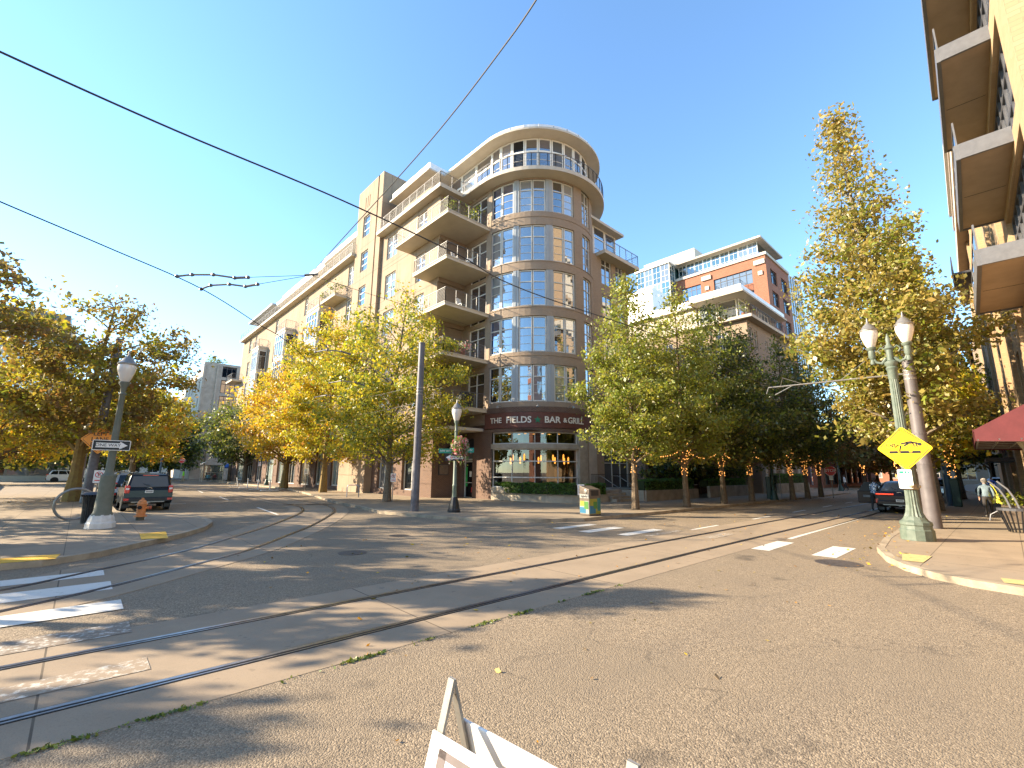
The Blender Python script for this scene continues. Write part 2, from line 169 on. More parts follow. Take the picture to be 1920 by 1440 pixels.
# ---------------------------------------------------------------- mesh builder
class MB:
    def __init__(s): s.v=[];s.f=[];s.m=[];s.uv=[];s.mats=[]
    def mi(s,M):
        if M not in s.mats: s.mats.append(M)
        return s.mats.index(M)
    def face(s,pts,M,uv=None):
        i=len(s.v); s.v+= [tuple(p) for p in pts]; s.f.append(list(range(i,i+len(pts)))); s.m.append(s.mi(M)); s.uv.append(uv)
    def idx(s,verts,faces,M):
        i=len(s.v); s.v+=[tuple(p) for p in verts]; k=s.mi(M)
        for f in faces: s.f.append([i+a for a in f]); s.m.append(k); s.uv.append(None)
    def hexa(s,p,M):   # 8 corners: bottom 0-3 ccw, top 4-7
        s.idx(p,[(3,2,1,0),(4,5,6,7),(0,1,5,4),(1,2,6,5),(2,3,7,6),(3,0,4,7)],M)
    def box(s,x0,x1,y0,y1,z0,z1,M): s.hexa([(x0,y0,z0),(x1,y0,z0),(x1,y1,z0),(x0,y1,z0),(x0,y0,z1),(x1,y0,z1),(x1,y1,z1),(x0,y1,z1)],M)
    def obox(s,c,a,b,n,la,lb,ln,M):
        c,a,b,n=Vector(c),Vector(a)*la/2,Vector(b)*lb/2,Vector(n)*ln/2
        s.hexa([c-a-b-n,c+a-b-n,c+a+b-n,c-a+b-n,c-a-b+n,c+a-b+n,c+a+b+n,c-a+b+n],M)
    def bar(s,p,q,wd,ht,M):
        p,q=Vector(p),Vector(q); d=q-p; L=d.length; d.normalize(); up=Vector((0,0,1)) if abs(d.z)<.95 else Vector((1,0,0)); a=d.cross(up).normalized(); b=a.cross(d)
        s.obox((p+q)/2,d,a,b,L,wd,ht,M)
    def tube(s,pts,r,M,n=8,cap=True):
        pts=[Vector(p) for p in pts]; R=r if isinstance(r,(list,tuple)) else [r]*len(pts); V=[];F=[]
        pa=None
        for i,p in enumerate(pts):
            d=(pts[min(i+1,len(pts)-1)]-pts[max(i-1,0)]).normalized()
            if pa is None: pa=d.cross(Vector((0,0,1)) if abs(d.z)<.9 else Vector((1,0,0))).normalized()
            a=(pa-d*pa.dot(d)).normalized(); pa=a; b=d.cross(a)
            for k in range(n): t=2*PI*k/n; V.append(p+(a*math.cos(t)+b*math.sin(t))*R[i])
        for i in range(len(pts)-1):
            for k in range(n): k2=(k+1)%n; F.append((i*n+k,i*n+k2,(i+1)*n+k2,(i+1)*n+k))
        if cap: F.append(tuple(range(n-1,-1,-1))); F.append(tuple(range((len(pts)-1)*n,len(pts)*n)))
        s.idx(V,F,M)
    def lathe(s,c,prof,M,n=16,flute=0):
        V=[];F=[]
        for r,z in prof:
            for k in range(n): t=2*PI*k/n; rr=r*(1-(flute if k%2 else 0)); V.append((c[0]+rr*math.cos(t),c[1]+rr*math.sin(t),c[2]+z))
        for i in range(len(prof)-1):
            for k in range(n): k2=(k+1)%n; F.append((i*n+k,i*n+k2,(i+1)*n+k2,(i+1)*n+k))
        F.append(tuple(range(n-1,-1,-1))); F.append(tuple(range((len(prof)-1)*n,len(prof)*n))); s.idx(V,F,M)
    def prism(s,poly,z0,z1,M,side=None):
        n=len(poly); s.face([(x,y,z1) for x,y in poly],M); s.face([(x,y,z0) for x,y in poly[::-1]],M)
        for i in range(n):
            a,b=poly[i],poly[(i+1)%n]; s.face([(*a,z0),(*b,z0),(*b,z1),(*a,z1)],side or M)
    def sbox(s,fn,s0,s1,d0,d1,z0,z1,M,n=1):
        for i in range(n):
            a=s0+(s1-s0)*i/n; b=s0+(s1-s0)*(i+1)/n; P=[fn(a,d0,z0),fn(b,d0,z0),fn(b,d1,z0),fn(a,d1,z0),fn(a,d0,z1),fn(b,d0,z1),fn(b,d1,z1),fn(a,d1,z1)]
            s.face([P[0],P[1],P[5],P[4]],M,[(a,z0),(b,z0),(b,z1),(a,z1)]); s.face([P[2],P[3],P[7],P[6]],M)
            s.face([P[4],P[5],P[6],P[7]],M); s.face([P[3],P[2],P[1],P[0]],M)
            if i==0: s.face([P[3],P[0],P[4],P[7]],M)
            if i==n-1: s.face([P[1],P[2],P[6],P[5]],M)
    def wall(s,fn,s0,s1,z0,z1,ops,M,depth=.2,ds=99,rm=None,d0=0.0):
        n=max(1,math.ceil((s1-s0)/ds)); ss=set(round(s0+(s1-s0)*i/n,4) for i in range(n+1)); zs={z0,z1}
        for o in ops: ss|={round(o[0],4),round(o[1],4)}; zs|={o[2],o[3]}
        ss=sorted(x for x in ss if s0-1e-4<=x<=s1+1e-4); zs=sorted(x for x in zs if z0<=x<=z1)
        for a,b in zip(ss,ss[1:]):
            for c,d in zip(zs,zs[1:]):
                mx,mz=(a+b)/2,(c+d)/2
                if any(o[0]<mx<o[1] and o[2]<mz<o[3] for o in ops): continue
                s.face([fn(a,d0,c),fn(b,d0,c),fn(b,d0,d),fn(a,d0,d)],M,[(a,c),(b,c),(b,d),(a,d)])
        for o in ops:
            a,b,c,d=o[:4]; e=[x for x in ss if a-1e-4<=x<=b+1e-4]; e=e if len(e)>1 else [a,b]; D=d0+depth
            for p,q in ((a,a),(b,b)): s.face([fn(p,d0,c),fn(p,D,c),fn(p,D,d),fn(p,d0,d)],rm or M,[(p,c),(p+depth,c),(p+depth,d),(p,d)])
            for p,q in zip(e,e[1:]):
                for z in (c,d): s.face([fn(p,d0,z),fn(q,d0,z),fn(q,D,z),fn(p,D,z)],rm or M,[(p,z),(q,z),(q,z+depth),(p,z+depth)])
    def build(s,name,parent=None,smooth=False,loc=None,kind=None,label=None):
        me=bpy.data.meshes.new(name); me.from_pydata([tuple(v) for v in s.v],[],s.f)
        for M in s.mats: me.materials.append(M)
        if s.f:
            me.polygons.foreach_set('material_index',s.m); ul=me.uv_layers.new(name='UVMap').data; k=0
            nr=np.zeros(len(s.f)*3,np.float32); me.polygons.foreach_get('normal',nr); nr=nr.reshape(-1,3); buf=[]
            for i,f in enumerate(s.f):
                u=s.uv[i]
                if u: buf+=[c for q in u for c in q]; continue
                nx,ny,nz=nr[i]
                if abs(nz)>.7: buf+=[c for j in f for c in (s.v[j][0],s.v[j][1])]
                else:
                    h=math.hypot(nx,ny) or 1; tx,ty=-ny/h,nx/h
                    buf+=[c for j in f for c in (s.v[j][0]*tx+s.v[j][1]*ty,s.v[j][2])]
            ul.foreach_set('uv',buf)
        if smooth:
            me.polygons.foreach_set('use_smooth',[True]*len(s.f))
            try: me.set_sharp_from_angle(angle=rad(38))
            except Exception: pass
        o=bpy.data.objects.new(name,me); COL.objects.link(o)
        if parent: o.parent=parent
        if loc is not None: o.location=loc
        if kind: o['kind']=kind
        if label: o['label']=label
        return o
def tag(o,label,cat,group=None):
    o['label']=label; o['category']=cat
    if group: o['group']=group
    return o
def thing(name,label,cat,loc=(0,0,0),rz=0,group=None):
    o=bpy.data.objects.new(name,None); COL.objects.link(o); o.location=loc; o.rotation_euler=(0,0,rz); o.empty_display_size=.2; return tag(o,label,cat,group)
def dup(root,loc,rz,label,group=None,sc=1):
    r=root.copy(); COL.objects.link(r); r.location=loc; r.rotation_euler=(0,0,rz); r.scale=(sc,)*3 if not isinstance(sc,tuple) else sc; r['label']=label
    if group: r['group']=group
    for ch in list(root.children):
        c=ch.copy(); COL.objects.link(c); c.parent=r
        for g in list(ch.children): d=g.copy(); COL.objects.link(d); d.parent=c
    return r
def text(body,size,M,parent,c,right,up,name='lettering',ext=.004,bold=0,align='CENTER',sx=1,warp=None):
    cu=bpy.data.curves.new('t','FONT'); cu.body=body; cu.size=size; cu.align_x=align; cu.align_y='CENTER'; cu.extrude=ext; cu.offset=bold; cu.resolution_u=3
    o=bpy.data.objects.new('t',cu); COL.objects.link(o); dg=bpy.context.evaluated_depsgraph_get(); me=bpy.data.meshes.new_from_object(o.evaluated_get(dg)); bpy.data.objects.remove(o); bpy.data.curves.remove(cu)
    me.name=name; right=Vector(right).normalized(); up=Vector(up).normalized(); nn=right.cross(up); c=Vector(c)
    for v in me.vertices:
        x,y,z=v.co.x*sx,v.co.y,v.co.z
        v.co=warp(x,y,z) if warp else c+right*x+up*y+nn*z
    me.materials.clear(); me.materials.append(M); q=bpy.data.objects.new(name,me); COL.objects.link(q); q.parent=parent; return q
def leaves(pts,size,rng,name,M,parent,flat=0.0,aspect=.62,kind=None):
    "one mesh of leaf-sized kites at the given points"
    P=np.asarray(pts,np.float32); n=len(P); a=rng.normal(size=(n,3)); a[:,2]*=(1-flat); a/=np.linalg.norm(a,axis=1)[:,None]
    b=rng.normal(size=(n,3)); b[:,2]*=(1-flat); b-=a*(a*b).sum(1)[:,None]; b/=np.linalg.norm(b,axis=1)[:,None]
    L=size*np.clip(rng.lognormal(0,.38,n),.4,2.2)[:,None]; V=np.stack([P-a*L*.5,P+b*L*aspect*.5,P+a*L*.55,P-b*L*aspect*.5],1).reshape(-1,3).astype(np.float32)
    me=bpy.data.meshes.new(name); me.vertices.add(4*n); me.vertices.foreach_set('co',V.ravel()); me.loops.add(4*n); me.loops.foreach_set('vertex_index',np.arange(4*n,dtype=np.int32))
    me.polygons.add(n); me.polygons.foreach_set('loop_start',np.arange(0,4*n,4,dtype=np.int32)); me.polygons.foreach_set('loop_total',np.full(n,4,np.int32)); me.update(calc_edges=True); me.validate()
    me.materials.append(M); o=bpy.data.objects.new(name,me); COL.objects.link(o)
    if parent: o.parent=parent
    if kind: o['kind']=kind
    return o
def fx(X,sg=1):  # facade in the plane x=X, s runs along y, depth towards +x*sg
    return lambda s,d,z: Vector((X+d*sg,s,z))
def fy(Y,sg=1): return lambda s,d,z: Vector((s,Y+d*sg,z))
def fl(p,ang):   # facade along direction ang from p, depth to the left of it
    c,s_=math.cos(ang),math.sin(ang); return lambda s,d,z: Vector((p[0]+c*s-s_*d,p[1]+s_*s+c*d,z))
def fc(C,r): return lambda s,d,z: Vector((C[0]+(r-d)*math.cos(s/r),C[1]+(r-d)*math.sin(s/r),z))
def window(par,fn,o,cols=2,trans=(.68,),FM=None,PM=None,depth=.13,fw=.07,n=1,mw=.05,name='window',bars=0):
    FM=FM or FRAME; a,b,c,d=o[:4]; mb=MB(); d0,d1=depth-.06,depth+.02
    mb.sbox(fn,a,b,d0,d1,c,c+fw,FM,n); mb.sbox(fn,a,b,d0,d1,d-fw,d,FM,n); mb.sbox(fn,a,a+fw,d0,d1,c+fw,d-fw,FM); mb.sbox(fn,b-fw,b,d0,d1,c+fw,d-fw,FM)
    for i in range(1,cols): x=a+(b-a)*i/cols; mb.sbox(fn,x-mw/2,x+mw/2,d0+.004,d1,c+fw,d-fw,FM)
    for t in trans: z=c+(d-c)*t; mb.sbox(fn,a+fw,b-fw,d0+.008,d1,z-mw/2,z+mw/2,FM,n)
    for i in range(bars): z=c+(d-c)*(trans[0] if trans else 1)*(i+1)/(bars+1); mb.sbox(fn,a+fw,b-fw,d0+.03,d1,z-.012,z+.012,FM,n)
    f=mb.build(name,par); p=MB(); p.wall(fn,a+.01,b-.01,c+.01,d-.01,[],PM or GL,ds=(b-a)/n if n>1 else 99,d0=depth); p.build('pane',f); return f
RAILG=mat('railing_grey_paint',(.15,.145,.14),.45,.08,9)
def railing(par,path,z,h=1.05,bars=7,step=1.3,M=None,closed=False,name='railing',pw=.035,glassM=None):
    M=M or RAILG; mb=MB()
    for p,q in zip(path,path[1:]):
        p,q=Vector((*p,0)),Vector((*q,0)); L=(q-p).length; k=max(1,round(L/step))
        for i in range(k+1): c=p+(q-p)*i/k; mb.box(c.x-pw/2,c.x+pw/2,c.y-pw/2,c.y+pw/2,z,z+h,M)
        Z=lambda t: Vector((0,0,z+t))
        mb.bar(p+Z(h),q+Z(h),.045,.03,M)
        for i in range(bars): t=.1+(h-.2)*i/max(1,bars-1); mb.bar(p+Z(t),q+Z(t),.013,.013,M)
    return mb.build(name,par)
# ---------------------------------------------------------------- ground
def struct(mb,name,loc=None): return mb.build(name,kind='structure',loc=loc)
mb=MB(); mb.face([(-600,-600,0),(900,-600,0),(900,900,0),(-600,900,0)],ASPH); struct(mb,'road')
KB=.13
MAINP=[(10.6,20.4),(11.3,16.8),(12.2,14.9),(13.6,13.2),(15.5,12.2),(24,11.8),(40,11.4),(58,11.3),(60,12.8),(60,90),(16.2,90),(16.2,52),(15.2,46.5),(14.2,40.5),(13.2,35.5),(12.2,31),(11.6,27.5),(11.2,24)]
LEFTP=[(-90,13.9),(-.3,13.9),(.6,14.5),(1.2,15.3),(2.5,17.0),(3.3,18.4),(3.8,20.0),(3.95,21.4),(3.8,22.9),(3.3,24.3),(2.4,25.2),(1.7,26.2),(1.5,28),(1.5,98),(-90,98)]
RIGHTP=[(11.9,-40),(11.9,.1),(12.05,.7),(12.4,1.25),(13.0,1.75),(14,2.2),(15.5,2.6),(18,2.8),(23,2.9),(60,3.0),(60,-40)][::-1]
def kerbed(poly,name):
    "pavement: inner slab plus a kerb stone ring"
    n=len(poly); A=sum(poly[i][0]*poly[(i+1)%n][1]-poly[(i+1)%n][0]*poly[i][1] for i in range(n)); sg=1 if A>0 else -1
    inn=[]
    for i in range(n):
        p0,p1,p2=(Vector(poly[j%n]) for j in (i-1,i,i+1)); e1=(p1-p0).normalized(); e2=(p2-p1).normalized(); b=(Vector((-e1.y,e1.x))+Vector((-e2.y,e2.x))); b=b/b.length/max(.5,(b.length/2)); q=p1+b*sg*.17; inn.append((q.x,q.y))
    mb=MB(); mb.prism(inn,-.05,KB-.006,PAVE)
    for i in range(n):
        j=(i+1)%n; a,b,c,d=poly[i],poly[j],inn[j],inn[i]
        mb.face([(*a,KB),(*b,KB),(*c,KB),(*d,KB)],KERB); mb.face([(*a,-.02),(*b,-.02),(*b,KB),(*a,KB)],KERB); mb.face([(*d,KB-.02),(*c,KB-.02),(*c,KB),(*d,KB)],KERB)
    return struct(mb,name)
kerbed(MAINP,'sidewalk_main'); kerbed(LEFTP,'sidewalk_left'); kerbed(RIGHTP,'sidewalk_right')
kerbed([(72,-40),(72,3.0),(130,3.0),(130,-40)][::-1],'sidewalk_far_right'); kerbed([(72,11.8),(130,11.8),(130,60),(72,60)],'sidewalk_far_middle'); kerbed([(11.5,99),(60,99),(60,160),(11.5,160)],'sidewalk_far_left')
# tram tracks
def smooth(P,n=60):
    P=[Vector(p) for p in P]; out=[]
    for i in range(len(P)-1):
        a,b,c,d=P[max(i-1,0)],P[i],P[i+1],P[min(i+2,len(P)-1)]
        for k in range(n//len(P)+2):
            t=k/(n//len(P)+2); out.append(.5*((2*b)+(c-a)*t+(2*a-5*b+4*c-d)*t*t+(3*b-a-3*c+d)*t**3))
    out.append(P[-1]); return out
def strip(mb,P,off0,off1,z0,z1,M):
    n=len(P); L=[]
    for i in range(n):
        d=(P[min(i+1,n-1)]-P[max(i-1,0)]).normalized(); nn=Vector((-d.y,d.x)); L.append((P[i]+nn*off0,P[i]+nn*off1))
    for (a,b),(c,d) in zip(L,L[1:]):
        mb.face([(*a,z1),(*c,z1),(*d,z1),(*b,z1)],M)
        if z0<z1-1e-5: mb.face([(*a,z0),(*c,z0),(*c,z1),(*a,z1)],M); mb.face([(*b,z0),(*d,z0),(*d,z1),(*b,z1)],M)
ST=[Vector((-60,6.52)),Vector((-3,6.5)),Vector((3,6.5)),Vector((12,6.48)),Vector((22,6.35)),Vector((40,6.15)),Vector((200,5.6))]
CV=smooth([(-14,8.1),(-7,8.6),(-3,9.6),(-.4,10.95),(1.2,12.3),(2.8,13.8),(4.3,15.8),(5.9,18.1),(7.4,20.6),(8.7,23.0),(9.6,25.5),(10.05,28),(10.2,32),(10.2,60),(10.2,200)],90)
mb=MB(); strip(mb,ST,-1.44,1.46,0,.004,SLAB); struct(mb,'tram_track_straight'); mb=MB(); strip(mb,CV,-1.4,1.4,0,.008,SLAB); struct(mb,'tram_track_curved')
mb=MB(); mb2=MB()
for P,z in ((ST,.004),(CV,.008)):
    for s in (-.735,.735):
        sg=1 if s>0 else -1
        strip(mb2,P,s-.075,s+.075,0,z+.004,GROOVE); strip(mb,P,s-.005,s+.05,0,z+.011,RAILM); strip(mb,P,s-.062,s-.038,0,z+.009,RAILM)
struct(mb2,'rail_grooves'); struct(mb,'rails')
# painted markings
mb=MB(); wn=MB()
def quad(m,x0,x1,y0,y1,M,z=.004): m.face([(x0,y0,z),(x1,y0,z),(x1,y1,z),(x0,y1,z)],M)
for x0,x1,y0,y1 in [(12.75,14.9,11.1,11.5),(12.75,14.85,9.85,10.3),(13.1,15.4,8.6,9.0),(13.5,15.6,4.55,5.0),(13.62,15.75,3.1,3.62)]: quad(mb,x0,x1,y0,y1,PAINT)
quad(wn,13.5,15.7,8.0,8.3,PAINTW); quad(wn,14.6,16.2,6.45,6.85,PAINTS,.009); quad(mb,16.4,34,4.84,4.97,PAINT)
for x0 in (16.2,22.0,27.6,33.3,39,44.7,50): quad(mb,x0,x0+2.2,7.9,8.02,PAINT)
for i,(y0,y1) in enumerate(((12.0,12.6),(10.55,11.3),(9.0,9.65))): quad(mb,-3.4,.62+.06*i,y0,y1,PAINT,.012)
quad(wn,-3.2,.75,7.7,8.25,PAINTW,.0095); quad(wn,-2.6,.8,6.2,6.6,PAINTS,.009)
for y0 in (22.9,35.5,48,60,72): mb.face([(6.8+(y0-22.9)*.05,y0,.004),(6.92+(y0-22.9)*.05,y0,.004),(7.35+(y0-22.9)*.05,y0+5,.004),(7.23+(y0-22.9)*.05,y0+5,.004)],PAINT)
for y0 in (33.5,40,46.5): quad(mb,3.7,4.9,y0,y0+.12,PAINT)
struct(mb,'road_markings'); struct(wn,'worn_road_markings')
mb=MB(); z=KB+.004
for P in ([(-1.9,14.05),(-.12,14.0),(-.05,14.75),(-1.9,14.85)],[(1.55,16.4),(2.15,16.25),(2.3,18.1),(1.62,17.9)]): mb.face([(x*.95,y*.95+.6,z) for x,y in P],YTAC)
struct(mb,'tactile_paving_yellow'); mb=MB()
for P in ([(13.55,1.5),(14.75,1.46),(14.75,2.0),(13.55,1.85)],[(12.2,-.9),(12.2,.3),(11.95+.75,.35),(12.75,-.9)]): mb.face([(x,y,z) for x,y in P],YPALE)
struct(mb,'tactile_paving_faded')
def disc(x,y,r,z,M): mb=MB(); mb.lathe((x,y,0),[(r,0),(r,z)],M,28); return mb
tag(disc(12.9,2.9,.46,.006,mat('cast_iron',(.07,.055,.045),.6,.3,14,bump=.4)).build('manhole_cover'),'round iron manhole cover in the asphalt near the right corner','manhole cover')
tag(disc(5.2,11.3,.34,.006,MATS['cast_iron']).build('manhole_cover'),'small iron cover in the shadowed asphalt between the two tram tracks','manhole cover')
tag(disc(7.6,13.3,.30,.006,MATS['cast_iron']).build('manhole_cover'),'small iron cover in the road in front of the restaurant corner','manhole cover')
rng=np.random.default_rng(5)
n=2600; x=rng.uniform(-2.5,7.5,n); y=5.03+rng.normal(0,.022,n); keep=(np.sin(x*3.1)+np.sin(x*7.7+1)+rng.normal(0,.5,n))>.55
leaves(np.stack([x,y,np.full(n,.012)],1)[keep],.03,rng,'moss_strip',LM['moss'],None,kind='stuff')
n=380; x=np.concatenate([rng.uniform(2,28,n),rng.normal(-1,2.5,260),rng.uniform(12,30,260)]); y=np.concatenate([rng.uniform(2.0,14,n),rng.normal(38,1.5,260),rng.normal(2.6,.5,260)])
zz=np.concatenate([np.full(n,.016),np.full(260,KB+.01),np.full(260,KB+.012)]); leaves(np.stack([x,y,zz],1),.06,rng,'fallen_leaf_litter',LM['litter'],None,flat=.85,kind='stuff')
# ---------------------------------------------------------------- main building
B=thing('apartment_building','tan brick apartment building with round glazed corner tower above the restaurant','building',(18,28,0)); 
class Off:  # children are built in world space, so cancel the parent's location
    pass
def zero(o): o.location=(0,0,0)
zero(B)
C=(25.3,24.5); R=4.8; T=fc(C,R); A=lambda deg,r=R: rad(deg)*r
ROWS=[(20.79,23.42),(16.92,19.72),(13.5,16.22),(10.15,12.75),(6.67,9.25)]
# tower drum with openings
ops=[]; 
for z0,z1 in ROWS: ops+=[(A(180),A(262.5),z0,z1),(A(273.5),A(289),z0-.1,z1+.1)]
mb=MB(); mb.wall(T,A(176),A(330),6.3,23.5,ops,TANB,.22,ds=.42)
mb.build('tower_wall',B,smooth=True)
for z0,z1 in ROWS[1:]: mb=MB(); mb.sbox(T,A(177),A(300),-.03,.05,z1+.62,z1+.66,TAN,24); mb.build('band_course',B)
k=0
for ri,(z0,z1) in enumerate(ROWS):
    for gi,(a0,a1) in enumerate(((180.4,205),(210.5,234),(240.5,262.2))):
        PM=[GLB,GL,GLBL][(gi*2+ri)%3] if ri!=1 else GLBL
        if ri in(2,3) and gi==1: PM=GLB
        am=(a0+a1)/2
        f=window(B,T,(A(a0),A(am)-.02,z0+.02,z1-.02),1,(.68,),FRAME,PM,.16,.075,3,.07,bars=2); window(B,T,(A(am)+.02,A(a1),z0+.02,z1-.02),1,(.68,),FRAME,[GLB,GL,GLBL][(gi+ri)%3] if ri!=1 else GLBL,.16,.075,3,.07,bars=2)
    for a0,a1 in ((205.2,210.3),(234.2,240.3)): p=MB(); p.sbox(T,A(a0),A(a1),.02,.2,z0,z1,GPAN,2); p.sbox(T,A((a0+a1)/2)-.02,A((a0+a1)/2)+.02,-.01,.02,z0,z1,GPAN); p.build('grey_panel',B)
    window(B,T,(A(273.6),A(288.9),z0-.08,z1+.08),2,(.68,),FRAME,[GL,GLB][ri%2],.16,.06,4,bars=2)
# notch walls and doors behind the balconies
F1=fx(20.5); ops=[(24.95,26.9,z0-.62,z1-.2) for z0,z1 in ROWS]; mb=MB(); mb.wall(F1,24.35,27.72,5.2,23.5,ops,TANB,.2)
F2=fy(27.7); mb.wall(F2,17.98,20.52,5.2,23.5,[],TANB); mb.build('recess_wall',B)
for z0,z1 in ROWS: window(B,F1,(24.95,26.9,z0-.62,z1-.2),2,(.72,),WHITE,GL,.16,.08,name='balcony_door')
# left facade
X0=18.0; FL=fx(X0); LOPS=[]; LW=[]
for z0,z1 in ROWS:
    h=(z0+.1,z1-.35)
    for y0,y1 in ((29.6,31.0),(34.4,36.3),(43.4,44.7),(56.4,57.6),(68.2,69.4),(79,80),(82.2,83.6)): LOPS.append((y0,y1,*h)); LW.append((y0,y1,*h))
mb=MB(); mb.wall(FL,27.7,37.4,5.2,23.5,[o for o in LOPS if o[1]<37],TAN,.22); mb.build('street_wall',B)
mb=MB(); mb.wall(FL,42.6,88,5.2,23.5,[o for o in LOPS if o[0]>42],TAN,.22); 
mb.build('street_wall',B)
for i in range(4): mb=MB(); mb.sbox(FL,27.72,37.3,-.015,.01,ROWS[i][0]-.75,ROWS[i][0]-.72,TANB); mb.build('band_course',B)
for i,o in enumerate(LW): window(B,FL,o,2,(.66,),WHITE,[GL,GLB,GLBL][i%3],.17,.07,bars=1)
mb=MB(); mb.box(17.99,32.2,42.6,88,5.2,23.5,TAN); mb2=MB(); mb.box(18.3,30,37,42.6,5.2,23.4,TAN); mb.build('rear_mass',B) if False else None
mb=MB(); mb.face([(18,88,0),(32.2,88,0),(32.2,88,23.5),(18,88,23.5)],TAN); mb.build('end_wall',B)
# pillar
FP=fx(17.7); pops=[(39.7,41.2,24.9,27.2),(39.7,41.2,21.2,23.3),(39.7,41.2,17.6,19.6),(39.7,41.2,14.2,16.2),(39.7,41.2,10.8,12.8)]; slits=[(40.0+.42*i,40.12+.42*i,28.0,29.3) for i in range(3)]
mb=MB(); mb.wall(FP,37.3,42.65,0,30.5,pops+slits+[(38.15,38.4,6,30.5)],TAN,.22)
mb.face([(17.92,38.1,6),(17.92,38.45,6),(17.92,38.45,30.5),(17.92,38.1,30.5)],TAN)
for s in slits: mb.face([(17.9,s[0]-.02,s[2]-.02),(17.9,s[1]+.02,s[2]-.02),(17.9,s[1]+.02,s[3]+.02),(17.9,s[0]-.02,s[3]+.02)],DSTEEL)
for y in (37.3,42.65): mb.face([(17.7,y,0),(21.5,y,0),(21.5,y,30.5),(17.7,y,30.5)],TAN)
mb.face([(17.7,37.3,30.5),(21.5,37.3,30.5),(21.5,42.65,30.5),(17.7,42.65,30.5)],TAN); mb.face([(21.5,37.3,20),(21.5,42.65,20),(21.5,42.65,30.5),(21.5,37.3,30.5)],TAN); mb.build('stair_pillar',B)
for o in pops: window(B,FP,o,1,(.33,.66) ,WHITE,GLB,.17,.07)
# balconies
def balcony(x0,x1,y0,y1,z,path,th=.26,M=SOFF,**k):
    mb=MB(); mb.box(x0,x1,y0,y1,z,z+th,M); mb.box(x0-.04,x1,y0-.04,y1+.02,z+th-.06,z+th,CREAM); o=mb.build('balcony',B); railing(o,path,z+th,**k); return o
for z,ye in ((20.0,32.1),(16.5,29.0),(13.1,28.7),(9.6,28.7),(6.05,28.5)):
    balcony(16.6,20.55,24.55,ye,z,[(20.3,24.62),(16.67,24.62),(16.67,ye-.06),(17.95,ye-.06)],step=1.0,bars=9)
    mb=MB(); mb.box(17.98,20.5,27.55,27.7,z-.35,z,TANB); mb.build('lintel_beam',B)
mb=MB(); mb.box(17.4,20.5,24.9,28.2,4.75,4.95,CREAM); mb.build('entrance_canopy',B)
# things on the balconies
def pot(x,y,z,h,lab,seed,n=160,sp=.32,M='bushy'):
    t=thing('potted_plant',lab,'plant',(x,y,z),0); mb=MB(); mb.lathe((0,0,0),[(.14,0),(.2,.3),(.2,.34)],mat('terracotta',(.30,.12,.06),.8,.1,5),10); mb.build('pot',t,True); r=np.random.default_rng(seed); leaves(r.normal(0,1,(n,3))*[sp,sp,h*.28]+[0,0,.35+h*.45],.13,r,'foliage',LM[M],t)
pot(17.2,25.2,20.26,1.0,'leafy potted plant behind the railing of the topmost corner balcony, nearest its outer corner',1); pot(19.2,25.1,20.26,1.2,'tall potted shrub on the topmost corner balcony beside the tower wall',2,220,.4); pot(18.6,25.0,9.86,.8,'red flowering plant on the second lowest corner balcony',3,150,.3,'flower'); pot(17.6,25.0,9.86,.5,'low green plant on the second lowest corner balcony, left of the red flowers',4)
def garden_chair(x,y,z,rz,lab):
    t=thing('balcony_chair',lab,'chair',(x,y,z),rz); a=MB(); a.box(-.25,.25,-.25,.25,.42,.46,WHITE); a.build('seat',t); a=MB(); a.obox((0,.25,.72),(1,0,0),(0,.15,1),(0,1,-.15),.5,.55,.03,WHITE); a.build('backrest',t)
    for sx in (-.22,.22):
        for sy in (-.22,.22): a=MB(); a.box(sx-.02,sx+.02,sy-.02,sy+.02,0,.42,WHITE); a.build('leg',t)
garden_chair(18.0,25.4,16.76,.4,'white chair on the second corner balcony from the top, nearest the outer corner'); garden_chair(19.2,25.3,16.76,-.5,'white chair on the second corner balcony from the top, beside the tower'); garden_chair(18.6,25.4,13.36,.2,'white chair on the middle corner balcony')
g=thing('barbecue_grill','black covered grill standing on the lowest corner balcony','grill',(19.0,25.2,6.31)); a=MB(); a.box(-.5,.5,-.28,.28,.1,.85,BLACK); a.build('cover',g); a=MB(); a.lathe((0,0,.85),[(.45,0),(.42,.18),(.2,.3),(.02,.33)],BLACK,14); a.build('lid',g,True)
# penthouse level of the tower: slab, glass ring, railing, roof
def stadium(r,ym,a0=180,a1=380,n=40,xin=None):
    P=[(C[0]+r*math.cos(rad(a0+(a1-a0)*i/n)),C[1]+r*math.sin(rad(a0+(a1-a0)*i/n))) for i in range(n+1)]
    return [(C[0]-r,ym)]+P+[(C[0]+r-.3,ym)]
mb=MB(); mb.prism(stadium(5.8,28.9),23.52,23.82,SOFF,CREAM); mb.prism([(17.3,26.8),(19.45,26.8),(19.45,28.9),(24,28.9),(24,37.3),(17.3,37.3)],23.5,23.82,SOFF,CREAM); mb.build('terrace_slab',B)
mb=MB(); mb.prism([(17.3,42.65),(24,42.65),(24,87.5),(17.3,87.5)],23.5,23.82,SOFF,CREAM); mb.build('terrace_slab',B)
rp=[(C[0]+5.75*math.cos(rad(a)),C[1]+5.75*math.sin(rad(a))) for a in range(180,320,6)]
railing(B,[(19.55,26.7)]+rp,23.84,step=1.6,bars=8,name='terrace_railing'); railing(B,[(19.55,26.9),(17.38,26.9),(17.38,37.2)],23.82,step=1.1,bars=8,name='terrace_railing'); railing(B,[(17.4,42.7),(17.4,87.4),(18.6,87.4)],23.82,step=1.6,bars=7,name='terrace_railing')
PR=4.5; TP=fc(C,PR)
